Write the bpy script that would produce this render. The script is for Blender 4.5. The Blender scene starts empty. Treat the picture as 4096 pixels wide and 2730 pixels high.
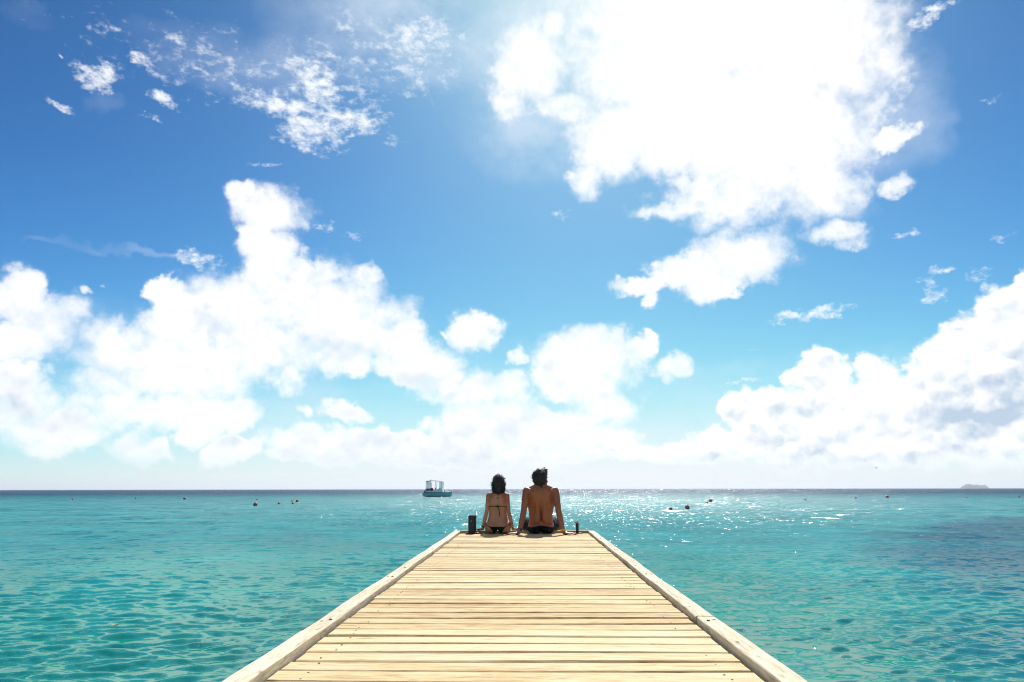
import bpy, bmesh, math, random
import numpy as np
from mathutils import Vector, Matrix, noise as mnoise

random.seed(7)
rng = np.random.default_rng(11)
R = math.radians
scene = bpy.context.scene
COL = scene.collection

# ------------------------------------------------------------------ camera
PHW, PHH = 4096.0, 2730.0
FPX = PHW * 24.0 / 36.0              # focal length in photo pixels
CAM_H = 0.60                         # eye above the deck (deck top is z = 0)
SEA_Z = -1.0
CAM = Vector((0.045, 0.0, CAM_H))
PITCH = math.atan((1957.0 - PHH / 2) / FPX)
YAW = math.atan(59.0 * math.cos(PITCH) / FPX)
ROLL = math.atan(7.0 / 4096.0)
fh = Vector((-math.sin(YAW), math.cos(YAW), 0))
fwd = fh * math.cos(PITCH) + Vector((0, 0, math.sin(PITCH)))
up0 = -fh * math.sin(PITCH) + Vector((0, 0, math.cos(PITCH)))
rt0 = Vector((math.cos(YAW), math.sin(YAW), 0))
rt = rt0 * math.cos(ROLL) - up0 * math.sin(ROLL)
up = up0 * math.cos(ROLL) + rt0 * math.sin(ROLL)
cam_data = bpy.data.cameras.new('camera')
cam_data.lens = 24.0
cam_data.sensor_width = 36.0
cam_data.clip_start = 0.05
cam_data.clip_end = 80000.0
cam = bpy.data.objects.new('camera', cam_data)
COL.objects.link(cam)
m = Matrix((rt, up, -fwd)).transposed().to_4x4()
m.translation = CAM
cam.matrix_world = m
scene.camera = cam


def ray(px, py):
    """world direction of a photo pixel (only used to work out real places)"""
    return (fwd * FPX + rt * (px - PHW / 2) - up * (py - PHH / 2)).normalized()


def sea_spot(px, py, hor):
    """place on the sea; hor = the photo's own horizon line at that column"""
    d = py - hor
    base = fwd * FPX + rt * (px - PHW / 2)
    # own straight horizon at this column
    k = -(base.z) / up.z
    v = base + up * (k - d)
    t = (SEA_Z - CAM.z) / v.z
    p = CAM + v * t
    return Vector((p.x, p.y, SEA_Z)), FPX / (t * FPX)


def azel(px, py):
    d = ray(px, py)
    return math.degrees(math.atan2(d.x, d.y)), math.degrees(math.asin(d.z))


# ------------------------------------------------------------------ render settings
vs = scene.view_settings
vs.view_transform = 'Standard'
vs.look = 'None'
vs.gamma = 1.0
vs.use_curve_mapping = False
vs.exposure = 0.75
scene.render.engine = 'CYCLES'
cy = scene.cycles
cy.use_denoising = True
try:
    cy.denoiser = 'OPENIMAGEDENOISE'
    cy.denoising_input_passes = 'RGB_ALBEDO_NORMAL'
except Exception:
    pass
cy.use_adaptive_sampling = True
cy.adaptive_threshold = 0.012
cy.max_bounces = 5
cy.diffuse_bounces = 3
cy.glossy_bounces = 3
cy.transmission_bounces = 3
cy.volume_bounces = 0
cy.pixel_filter_type = 'BLACKMAN_HARRIS'
cy.filter_width = 1.15
cy.transparent_max_bounces = 8
cy.sample_clamp_direct = 0.0
cy.sample_clamp_indirect = 6.0
cy.caustics_reflective = False
cy.caustics_refractive = False

# ------------------------------------------------------------------ sun direction
SUN_AZ, SUN_EL = 7.0, 46.0
sun_dir = Vector((math.sin(R(SUN_AZ)) * math.cos(R(SUN_EL)),
                  math.cos(R(SUN_AZ)) * math.cos(R(SUN_EL)), math.sin(R(SUN_EL))))


# ------------------------------------------------------------------ node helpers
class NT:
    def __init__(self, tree):
        self.t = tree
        self.n = tree.nodes
        self.l = tree.links

    def new(self, kind):
        return self.n.new(kind)

    def put(self, sock, v):
        if isinstance(v, bpy.types.NodeSocket):
            self.l.new(v, sock)
        elif v is not None:
            if sock.type == 'RGBA' and len(v) == 3:
                v = (*v, 1.0)
            sock.default_value = v

    def math(self, op, a, b=None, c=None, clamp=False):
        n = self.new('ShaderNodeMath')
        n.operation = op
        n.use_clamp = clamp
        for i, v in enumerate((a, b, c)):
            if v is not None:
                self.put(n.inputs[i], v)
        return n.outputs[0]

    def vmath(self, op, a, b=None, c=None, scale=None):
        n = self.new('ShaderNodeVectorMath')
        n.operation = op
        for i, v in enumerate((a, b, c)):
            if v is not None:
                self.put(n.inputs[i], v)
        if scale is not None:
            self.put(n.inputs['Scale'], scale)
        return n.outputs['Value'] if op in ('DOT_PRODUCT', 'LENGTH', 'DISTANCE') else n.outputs[0]

    def noise(self, vec, scale, detail=4.0, rough=0.5, lac=2.0, dist=0.0, out='Fac', dims='3D'):
        n = self.new('ShaderNodeTexNoise')
        n.noise_dimensions = dims
        if vec is not None:
            self.put(n.inputs['Vector'], vec)
        n.inputs['Scale'].default_value = scale
        n.inputs['Detail'].default_value = detail
        n.inputs['Roughness'].default_value = rough
        n.inputs['Lacunarity'].default_value = lac
        n.inputs['Distortion'].default_value = dist
        return n.outputs[out if out != 'Fac' else 0]

    def smooth(self, v, a, b, lo=0.0, hi=1.0):
        n = self.new('ShaderNodeMapRange')
        n.interpolation_type = 'SMOOTHSTEP'
        self.put(n.inputs[0], v)
        n.inputs[1].default_value = a
        n.inputs[2].default_value = b
        n.inputs[3].default_value = lo
        n.inputs[4].default_value = hi
        return n.outputs[0]

    def lin(self, v, a, b, lo=0.0, hi=1.0):
        n = self.new('ShaderNodeMapRange')
        self.put(n.inputs[0], v)
        n.inputs[1].default_value = a
        n.inputs[2].default_value = b
        n.inputs[3].default_value = lo
        n.inputs[4].default_value = hi
        return n.outputs[0]

    def mix(self, f, a, b, mode='MIX'):
        n = self.new('ShaderNodeMix')
        n.data_type = 'RGBA'
        n.blend_type = mode
        self.put(n.inputs[0], f)
        self.put(n.inputs[6], a)
        self.put(n.inputs[7], b)
        return n.outputs[2]

    def ramp(self, f, stops):
        n = self.new('ShaderNodeValToRGB')
        self.put(n.inputs[0], f)
        e = n.color_ramp.elements
        while len(e) < len(stops):
            e.new(0.5)
        for el, (p, c) in zip(e, stops):
            el.position = p
            el.color = (*c, 1.0) if len(c) == 3 else c
        return n.outputs[0]

    def sep(self, v):
        n = self.new('ShaderNodeSeparateXYZ')
        self.put(n.inputs[0], v)
        return n.outputs

    def comb(self, x, y, z=0.0):
        n = self.new('ShaderNodeCombineXYZ')
        for i, v in enumerate((x, y, z)):
            self.put(n.inputs[i], v)
        return n.outputs[0]


# ------------------------------------------------------------------ world: sky and clouds
BG = 0.06
world = bpy.data.worlds.new('World')
scene.world = world
world.use_nodes = True
world.cycles.sampling_method = 'MANUAL'
world.cycles.sample_map_resolution = 256
W = NT(world.node_tree)
W.n.clear()
w_out = W.new('ShaderNodeOutputWorld')
bgn = W.new('ShaderNodeBackground')
bgn.inputs['Strength'].default_value = BG
W.l.new(bgn.outputs[0], w_out.inputs['Surface'])
sky = W.new('ShaderNodeTexSky')
sky.sky_type = 'NISHITA'
sky.sun_disc = False
sky.sun_elevation = R(SUN_EL)
sky.sun_rotation = R(SUN_AZ)
sky.altitude = 0.0
sky.air_density = 0.6
sky.dust_density = 0.4
sky.ozone_density = 3.0
hsv = W.new('ShaderNodeHueSaturation')
hsv.inputs['Saturation'].default_value = 1.06
hsv.inputs['Value'].default_value = 1.0
# film response of the clear sky: deep blues, highlights near the horizon roll off
sr, sg, sb = W.sep(sky.outputs[0])


def film(c, gain):
    v = W.math('MULTIPLY', W.math('POWER', W.math('MULTIPLY', c, 0.1), 1.7), gain)
    k = W.math('POWER', W.math('ADD', W.math('POWER', v, 3.0), 1.0), -1.0 / 3.0)
    return W.math('MULTIPLY', W.math('MULTIPLY', v, k), 0.95 / (BG * 1.68))


W.l.new(W.comb(film(sr, 2.00), film(sg, 2.86), film(sb, 2.54)), hsv.inputs['Color'])
sky_col = hsv.outputs[0]

tc = W.new('ShaderNodeTexCoord')
DIR = tc.outputs['Generated']
dx, dy, dz = W.sep(DIR)
AZ = W.math('MULTIPLY', W.math('ARCTAN2', dx, dy), 180 / math.pi)
EL = W.math('MULTIPLY', W.math('ARCSINE', dz), 180 / math.pi)
P0 = W.comb(AZ, EL, 0.0)
# turbulence that bends the cloud outlines
w1 = W.vmath('SUBTRACT', W.noise(DIR, 9.0, 3.0, 0.55, out='Color'), (0.5, 0.5, 0.5))
w2 = W.vmath('SUBTRACT', W.noise(DIR, 34.0, 4.0, 0.6, out='Color'), (0.5, 0.5, 0.5))
PW = W.vmath('ADD', P0, W.vmath('ADD', W.vmath('SCALE', w1, scale=3.4), W.vmath('SCALE', w2, scale=2.0)))
K = 4096.0 / 2353.0                      # the layout below was measured on a 2353 px wide view


def blob_field(vec, blobs, floor=-1.5):
    acc = None
    for b in blobs:
        x, y, rx, ry = b[:4]
        wgt = b[4] if len(b) > 4 else 1.0
        a, e = azel(x * K, y * K)
        ax = abs(azel((x + rx) * K, y * K)[0] - azel((x - rx) * K, y * K)[0]) / 2
        ey = abs(azel(x * K, (y - ry) * K)[1] - azel(x * K, (y + ry) * K)[1]) / 2
        q = W.vmath('MULTIPLY_ADD', vec, (1 / ax, 1 / ey, 0), (-a / ax, -e / ey, 0))
        r2 = W.vmath('DOT_PRODUCT', q, q)
        v = W.math('MULTIPLY_ADD', r2, -0.8, wgt)
        acc = W.math('MAXIMUM', v, floor if acc is None else acc)
    return acc


CUMULUS = [
    # great cloud, upper right
    (1640, 40, 320, 190, 1.3), (1850, 120, 200, 230, 1.1), (1600, 240, 240, 150, 1.2), (1780, 300, 220, 190, 1.2), (1420, 310, 130, 90),
    (1345, 400, 50, 55, .8), (1720, 440, 220, 80), (1560, 480, 110, 36, .8), (1880, 440, 110, 80), (1420, 150, 90, 210, .9),
    (1215, 140, 80, 110), (1180, 230, 75, 80, .55), (1300, 240, 80, 60, .55), (2010, 110, 70, 120, .75),
    (2040, 230, 95, 70, .5), (2050, 320, 95, 28, .7), (2060, 420, 60, 32, .65), (1900, 330, 120, 120, .9), (1260, 60, 40, 50, .7),
    # middle cloud under it
    (1695, 585, 130, 66), (1590, 620, 110, 50), (1480, 655, 80, 28, .8), (1640, 655, 80, 40, .9), (1920, 545, 85, 28, .7), (1495, 690, 28, 28, .55),
    # tower and long slope on the left
    (560, 440, 50, 38, .85), (620, 480, 90, 64), (612, 570, 72, 90), (660, 670, 130, 90), (560, 730, 170, 110), (760, 720, 130, 110),
    (890, 780, 105, 90), (985, 850, 95, 66), (430, 730, 95, 90), (300, 800, 140, 75), (430, 830, 190, 90), (610, 800, 150, 90),
    (830, 640, 40, 36, .85), (385, 665, 55, 38, .9), (660, 880, 48, 44, .9), (1080, 890, 90, 42), (770, 830, 120, 50, .8),
    # left edge
    (20, 670, 75, 85), (90, 740, 110, 85), (30, 790, 120, 50), (165, 700, 60, 55, .8), (205, 655, 24, 14, .7),
    (40, 920, 100, 90), (140, 990, 170, 56), (300, 940, 150, 60, .9), (250, 880, 130, 50, .75), (450, 950, 140, 60), (550, 955, 50, 44, .9), (325, 1028, 85, 34), (530, 1040, 72, 34), (110, 1035, 90, 22, .8),
    # small ones in the gaps
    (1090, 765, 58, 42), (1035, 775, 24, 10, .5), (792, 948, 58, 28, .9), (698, 955, 22, 16, .7),
    # centre
    (1360, 815, 130, 66), (1330, 880, 105, 56), (1550, 840, 50, 34, .8), (1190, 825, 24, 30, .8), (1400, 935, 80, 44, .9), (1150, 905, 75, 48), (1290, 790, 46, 30, .9), (1475, 790, 40, 36, .8),
    (880, 1020, 270, 36), (1130, 980, 150, 60), (1260, 1000, 130, 52), (1410, 1008, 60, 32), (1060, 1050, 420, 30), (1560, 1045, 160, 28), (740, 1050, 160, 26, .8),
    # bank on the right
    (1700, 945, 56, 60, 1.2), (1650, 1010, 60, 40), (1800, 970, 110, 72, 1.3), (1900, 880, 70, 70, 1.25), (2005, 865, 66, 66, 1.25), (2100, 920, 120, 90, 1.4), (2210, 860, 110, 110, 1.4),
    (2300, 780, 84, 110, 1.4), (2370, 700, 66, 96, 1.3), (1990, 1000, 320, 62, 1.4), (1850, 1010, 240, 60, 1.3), (2250, 990, 220, 80, 1.5), (2400, 850, 130, 200, 1.5), (1950, 940, 130, 60, 1.3),
]
WISPS = [
    (480, 150, 420, 130, .22), (930, 140, 190, 120, .36), (760, 190, 190, 130, .42), 
    (222, 175, 56, 32, 1.1), (315, 140, 28, 14, .9), (375, 222, 40, 16, .9), (145, 243, 45, 11, .8), (145, 118, 14, 9, .8), (345, 278, 38, 9, .8),
    (700, 150, 60, 46, .7), (725, 200, 70, 70, 1.0), (650, 240, 110, 36, 1.0), (720, 300, 85, 52, 1.1), (810, 275, 85, 30, 1.0), (870, 268, 60, 26, .5), (690, 180, 26, 60, .9),
    (960, 80, 120, 46, .75), (790, 60, 60, 40, .45), (560, 140, 70, 36, .45), (460, 155, 40, 18, .6), (410, 95, 40, 16, .5), (270, 70, 70, 20, .45),
    (940, 160, 80, 50, .45), (900, 320, 50, 16, .35), (610, 382, 40, 10, .6), (540, 200, 50, 30, .4), (420, 100, 18, 30, .5),
    (1870, 722, 120, 16, .85), (1700, 880, 50, 8, .7), (2165, 615, 46, 12, .7), (2160, 680, 50, 16, .75), (2135, 650, 20, 34, .6), (2245, 630, 36, 18, .7),
    (2090, 540, 46, 14, .65), (2290, 225, 28, 18, .55), (2115, 50, 34, 16, .9), (2150, 25, 40, 20, .9), (2180, 5, 34, 16, .9), (2310, 545, 36, 10, .5),
    (460, 595, 70, 22, .8), (815, 542, 22, 18, .7), (1280, 495, 50, 14, .35), (740, 520, 40, 20, .45), (1750, 805, 60, 8, .3), (230, 655, 20, 12, .5), (560, 995, 50, 4, .6),
]
VEILS = [
    (560, 150, 420, 150, .35), 
    (1150, 40, 560, 190, .95), (950, 120, 420, 130, .6), (1230, 300, 200, 150, .75), (2050, 240, 170, 200, .7), (240, 240, 80, 80, .12), (60, 30, 160, 80, .22),
    (280, 572, 300, 22, .4), (700, 130, 260, 100, .4), (1960, 40, 170, 90, .5), (1900, 500, 200, 60, .35), (200, 780, 300, 160, .5), (1250, 900, 500, 160, .5), (2000, 900, 420, 160, .5),
    (600, 950, 700, 130, .6), (1400, 1000, 900, 110, .7), (2050, 1010, 520, 110, .6), (1650, 900, 260, 110, .45),
]

# the same kinds of cloud go on all round, outside the part of the sky in view
gen = W.noise(DIR, 3.2, 2.0, 0.5)
outside = W.math('MAXIMUM', W.smooth(W.math('ABSOLUTE', AZ), 42.0, 56.0), W.smooth(EL, 44.0, 56.0))
gen_f = W.math('MULTIPLY', W.math('MULTIPLY_ADD', gen, 6.0, -3.2), outside)
gen_f = W.math('ADD', gen_f, W.math('MULTIPLY_ADD', outside, 1.5, -1.5))

n_big = W.math('MULTIPLY_ADD', W.noise(DIR, 13.0, 7.0, 0.58), 2.0, -1.0)
n_fine = W.math('MULTIPLY_ADD', W.noise(DIR, 52.0, 6.0, 0.62), 2.0, -1.0)
# billows: a ridged noise gives the cauliflower rims
bil = W.math('ABSOLUTE', W.math('MULTIPLY_ADD', W.noise(DIR, 30.0, 4.0, 0.55), 2.0, -1.0))

# heaped puffs: cells with rounded tops, sharpest in the towering bank on the right
PUFF_V = W.vmath('ADD', DIR, W.vmath('SCALE', w2, scale=0.020))


def puffs(vec, sc):
    vo_ = W.new('ShaderNodeTexVoronoi')
    vo_.feature = 'F1'
    W.put(vo_.inputs['Vector'], vec)
    vo_.inputs['Scale'].default_value = sc
    vo_.inputs['Detail'].default_value = 1.0
    vo_.inputs['Roughness'].default_value = 0.45
    return vo_.outputs['Distance']


pf_a = puffs(PUFF_V, 26.0)
pf_b = puffs(W.vmath('ADD', PUFF_V, (-0.0022, 0.0, 0.0075)), 26.0)
relief = W.math('SUBTRACT', pf_b, pf_a)            # > 0 on the sunlit upper side
bank = W.math('MAXIMUM', blob_field(P0, [(2080, 930, 560, 260, .9), (2330, 760, 240, 260, .9)], 0.0), 0.0)
bank = W.smooth(bank, 0.0, 0.45)
cf = W.math('MAXIMUM', blob_field(PW, CUMULUS), gen_f)
cf = W.math('ADD', cf, W.math('MULTIPLY', W.math('SUBTRACT', 0.42, pf_a), W.math('MULTIPLY_ADD', bank, 0.5, 0.45)))
cf = W.math('ADD', W.math('ADD', cf, 0.24), W.math('MULTIPLY', n_big, 0.62))
cf = W.math('ADD', cf, W.math('MULTIPLY', n_fine, 0.24))
cf = W.math('SUBTRACT', cf, W.math('MULTIPLY_ADD', bil, 0.55, -0.06))
soft = W.math('MAXIMUM', W.smooth(W.noise(DIR, 7.0, 2.0, 0.5), 0.43, 0.68), bank)
hard_a = W.smooth(cf, 0.05, 0.60)
soft_a = W.smooth(cf, -0.20, 1.15)
c_alpha = W.math('ADD', W.math('MULTIPLY', hard_a, soft), W.math('MULTIPLY', soft_a, W.math('SUBTRACT', 1.0, soft)))

# wisps: stretched, broken noise
wf = blob_field(W.vmath('ADD', P0, W.vmath('SCALE', w2, scale=2.6)), WISPS)
wn = W.math('MULTIPLY_ADD', W.noise(W.vmath('MULTIPLY', DIR, (1.0, 1.0, 1.7)), 60.0, 7.0, 0.66), 2.0, -1.0)
wf = W.math('ADD', wf, W.math('MULTIPLY', wn, 1.9))
w_alpha = W.math('MULTIPLY', W.smooth(wf, 0.05, 1.65), 0.95)

vf = blob_field(PW, VEILS, 0.0)
vn = W.noise(W.vmath('MULTIPLY', DIR, (1.0, 1.0, 1.4)), 10.0, 6.0, 0.6)
v_alpha = W.math('MULTIPLY', W.math('MULTIPLY', vf, W.smooth(vn, 0.25, 0.75)), 0.75, clamp=True)

# light and shade inside the clouds: thicker towards the side away from the sun
sd = sun_dir.normalized()
n_sh_a = W.noise(DIR, 16.0, 5.0, 0.55)
n_sh_b = W.noise(W.vmath('ADD', DIR, tuple(Vector((0.25 * sd.x, 0.0, 0.62)) * 0.030)), 16.0, 5.0, 0.55)
sh = W.math('MULTIPLY', W.math('SUBTRACT', n_sh_b, n_sh_a), 4.0)
SHADE = [(2230, 940, 170, 90, .9), (2330, 900, 110, 90, .9), (1890, 1050, 420, 22, .7), (2150, 890, 110, 36, .5), (1760, 985, 90, 40, .55), (1740, 890, 60, 30, .3),
         (490, 740, 110, 70, .35), (40, 950, 90, 50, .5), (180, 830, 160, 60, .25), (2290, 1035, 200, 26, .7), (300, 880, 200, 100, .25), (1150, 1060, 420, 20, .25)]
sf = W.math('MAXIMUM', blob_field(PW, SHADE, 0.0), 0.0)
fold = W.math('MULTIPLY', W.smooth(W.noise(DIR, 6.5, 6.0, 0.55), 0.42, 0.72), 0.30)
shade = W.math('ADD', W.math('MULTIPLY', sf, 0.80), W.math('MULTIPLY', sh, W.math('MULTIPLY_ADD', sf, 0.5, 0.36)))
shade = W.math('SUBTRACT', W.math('ADD', shade, fold), W.math('MULTIPLY', relief, W.math('MULTIPLY_ADD', bank, 1.2, 0.45)), clamp=True)
# clouds in front of the sun are lit right through
glow = W.smooth(W.vmath('DOT_PRODUCT', DIR, tuple(sun_dir)), 0.72, 0.95, 1.0, 0.12)
shade = W.math('MULTIPLY', W.math('MULTIPLY', shade, glow), W.smooth(cf, 0.25, 1.0))
CW = 0.655 / BG
c_col = W.mix(shade, (CW * 1.0, CW * 1.0, CW * 1.0), (CW * 0.46, CW * 0.58, CW * 0.72))
w_col = (CW * 0.94, CW * 0.97, CW * 1.0)
v_col = (CW * 0.74, CW * 0.82, CW * 0.92)
col = W.mix(v_alpha, sky_col, v_col)
col = W.mix(w_alpha, col, w_col)
# low clouds sink into the pale air over the sea
fade = W.smooth(EL, -0.2, 3.4, 0.0, 1.0)
col = W.mix(W.math('MULTIPLY', c_alpha, fade), col, c_col)
W.l.new(col, bgn.inputs['Color'])

# ------------------------------------------------------------------ sun
sun_data = bpy.data.lights.new('sun', 'SUN')
sun_data.energy = 3.8
sun_data.angle = R(0.53)
sun_data.color = (1.0, 0.96, 0.89)
sun = bpy.data.objects.new('sun', sun_data)
COL.objects.link(sun)
sun.rotation_euler = sun_dir.to_track_quat('Z', 'Y').to_euler()
sun.location = (5, 20, 30)


# ------------------------------------------------------------------ object helpers
def tag(o, label=None, cat=None, group=None, kind=None):
    if label:
        o['label'] = label
    if cat:
        o['category'] = cat
    if group:
        o['group'] = group
    if kind:
        o['kind'] = kind
    return o


def empty(name, loc=(0, 0, 0), rz=0.0):
    o = bpy.data.objects.new(name, None)
    o.empty_display_size = 0.1
    o.location = loc
    o.rotation_euler.z = rz
    COL.objects.link(o)
    return o


def link_mesh(name, me, mat, parent=None, smooth=False):
    o = bpy.data.objects.new(name, me)
    COL.objects.link(o)
    if mat is not None and not me.materials:
        me.materials.append(mat)
    if parent is not None:
        o.parent = parent
    if smooth:
        me.polygons.foreach_set('use_smooth', [True] * len(me.polygons))
    return o


def copy_tree(o, parent=None):
    c = o.copy()
    COL.objects.link(c)
    c.parent = parent
    for ch in o.children:
        copy_tree(ch, c)
    return c


def frame_of(a, b):
    d = (b - a).normalized()
    s = Vector((0, 0, 1)) if abs(d.z) < 0.9 else Vector((1, 0, 0))
    u = d.cross(s).normalized()
    return u, d.cross(u).normalized(), d


class MB:
    """collects shapes into one mesh"""

    def __init__(self):
        self.v = []
        self.f = []

    def add(self, verts, faces):
        o = len(self.v)
        self.v += [tuple(p) for p in verts]
        self.f += [tuple(i + o for i in f) for f in faces]
        return self

    def box(self, c, s, rot=None, bev=0.0):
        bm = bmesh.new()
        bmesh.ops.create_cube(bm, size=1.0)
        bmesh.ops.scale(bm, vec=s, verts=bm.verts)
        if bev > 0:
            bmesh.ops.bevel(bm, geom=bm.edges[:], offset=bev, segments=2, affect='EDGES', profile=0.5)
        M4 = Matrix.Translation(c) @ (rot.to_4x4() if rot is not None else Matrix.Identity(4))
        bm.verts.index_update()
        self.add([M4 @ v.co for v in bm.verts], [[v.index for v in f.verts] for f in bm.faces])
        bm.free()
        return self

    def tube(self, pts, rad, n=12, caps=True, squash=None):
        """tapered tube through points; rad is one number or one per point"""
        pts = [Vector(p) for p in pts]
        if not isinstance(rad, (list, tuple)):
            rad = [rad] * len(pts)
        V, F = [], []
        prev_u = None
        for i, p in enumerate(pts):
            a = pts[max(0, i - 1)]
            b = pts[min(len(pts) - 1, i + 1)]
            u, w, d = frame_of(a, b)
            if prev_u is not None:
                u = (prev_u - d * prev_u.dot(d)).normalized()
                w = d.cross(u).normalized()
            prev_u = u
            for k in range(n):
                t = 2 * math.pi * k / n
                V.append(p + (u * math.cos(t) + w * math.sin(t)) * rad[i])
        for i in range(len(pts) - 1):
            for k in range(n):
                F.append((i * n + k, i * n + (k + 1) % n, (i + 1) * n + (k + 1) % n, (i + 1) * n + k))
        if caps:
            F.append(tuple(reversed(range(n))))
            F.append(tuple((len(pts) - 1) * n + k for k in range(n)))
        return self.add(V, F)

    def ball(self, c, r, rot=None, seg=16, rings=10):
        c = Vector(c)
        if not isinstance(r, (list, tuple, Vector)):
            r = (r, r, r)
        V, F = [], []
        for j in range(rings + 1):
            th = math.pi * j / rings
            for k in range(seg):
                ph = 2 * math.pi * k / seg
                p = Vector((r[0] * math.sin(th) * math.cos(ph), r[1] * math.sin(th) * math.sin(ph), r[2] * math.cos(th)))
                if rot is not None:
                    p = rot @ p
                V.append(c + p)
        for j in range(rings):
            for k in range(seg):
                a, b = j * seg + k, j * seg + (k + 1) % seg
                F.append((a, a + seg, b + seg, b))
        return self.add(V, F)

    def limb(self, a, b, ra, rb):
        """capsule with two radii"""
        a, b = Vector(a), Vector(b)
        self.tube([a, a.lerp(b, 0.5), b], [ra, (ra + rb) / 2, rb], n=16)
        self.ball(a, ra)
        self.ball(b, rb)
        return self

    def lathe(self, prof, c=(0, 0, 0), n=24):
        c = Vector(c)
        V, F = [], []
        for r, z in prof:
            for k in range(n):
                t = 2 * math.pi * k / n
                V.append(c + Vector((r * math.cos(t), r * math.sin(t), z)))
        for i in range(len(prof) - 1):
            for k in range(n):
                F.append((i * n + k, i * n + (k + 1) % n, (i + 1) * n + (k + 1) % n, (i + 1) * n + k))
        F.append(tuple(reversed(range(n))))
        F.append(tuple((len(prof) - 1) * n + k for k in range(n)))
        return self.add(V, F)

    def mesh(self, name):
        me = bpy.data.meshes.new(name)
        me.from_pydata(self.v, [], self.f)
        me.validate()
        me.update()
        return me

    def build(self, name, mat, parent=None, smooth=False, clean=False):
        me = self.mesh(name)
        if clean:
            bm = bmesh.new()
            bm.from_mesh(me)
            bmesh.ops.remove_doubles(bm, verts=bm.verts, dist=1e-6)
            bm.to_mesh(me)
            bm.free()
        return link_mesh(name, me, mat, parent, smooth)

    def fused(self, name, mat, parent=None, voxel=0.006, smooth_it=4):
        """one continuous skin around everything collected"""
        me = self.mesh(name)
        tmp = bpy.data.objects.new('tmp', me)
        COL.objects.link(tmp)
        rm = tmp.modifiers.new('r', 'REMESH')
        rm.mode = 'VOXEL'
        rm.voxel_size = voxel
        rm.use_smooth_shade = True
        sm = tmp.modifiers.new('s', 'SMOOTH')
        sm.factor = 0.5
        sm.iterations = smooth_it
        dg = bpy.context.evaluated_depsgraph_get()
        dg.update()
        out = bpy.data.meshes.new_from_object(tmp.evaluated_get(dg))
        bpy.data.objects.remove(tmp)
        out.name = name
        out.materials.clear()
        out.polygons.foreach_set('use_smooth', [True] * len(out.polygons))
        return link_mesh(name, out, mat, parent)


# ------------------------------------------------------------------ materials
def new_mat(name):
    mt = bpy.data.materials.new(name)
    mt.use_nodes = True
    t = NT(mt.node_tree)
    b = t.n['Principled BSDF']
    return mt, t, b


def plain(name, rgb, rough=0.5, metal=0.0, var=0.15, scale=20.0, spec=0.5):
    mt, t, b = new_mat(name)
    c = t.new('ShaderNodeTexCoord').outputs['Object']
    n = t.noise(c, scale, 5.0, 0.6)
    b.inputs['Base Color'].default_value = (*rgb, 1)
    colr = t.mix(t.lin(n, 0.3, 0.7), tuple(x * (1 - var) for x in rgb), tuple(min(1, x * (1 + var)) for x in rgb))
    t.l.new(colr, b.inputs['Base Color'])
    b.inputs['Roughness'].default_value = rough
    b.inputs['Metallic'].default_value = metal
    b.inputs['Specular IOR Level'].default_value = spec
    return mt


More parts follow.
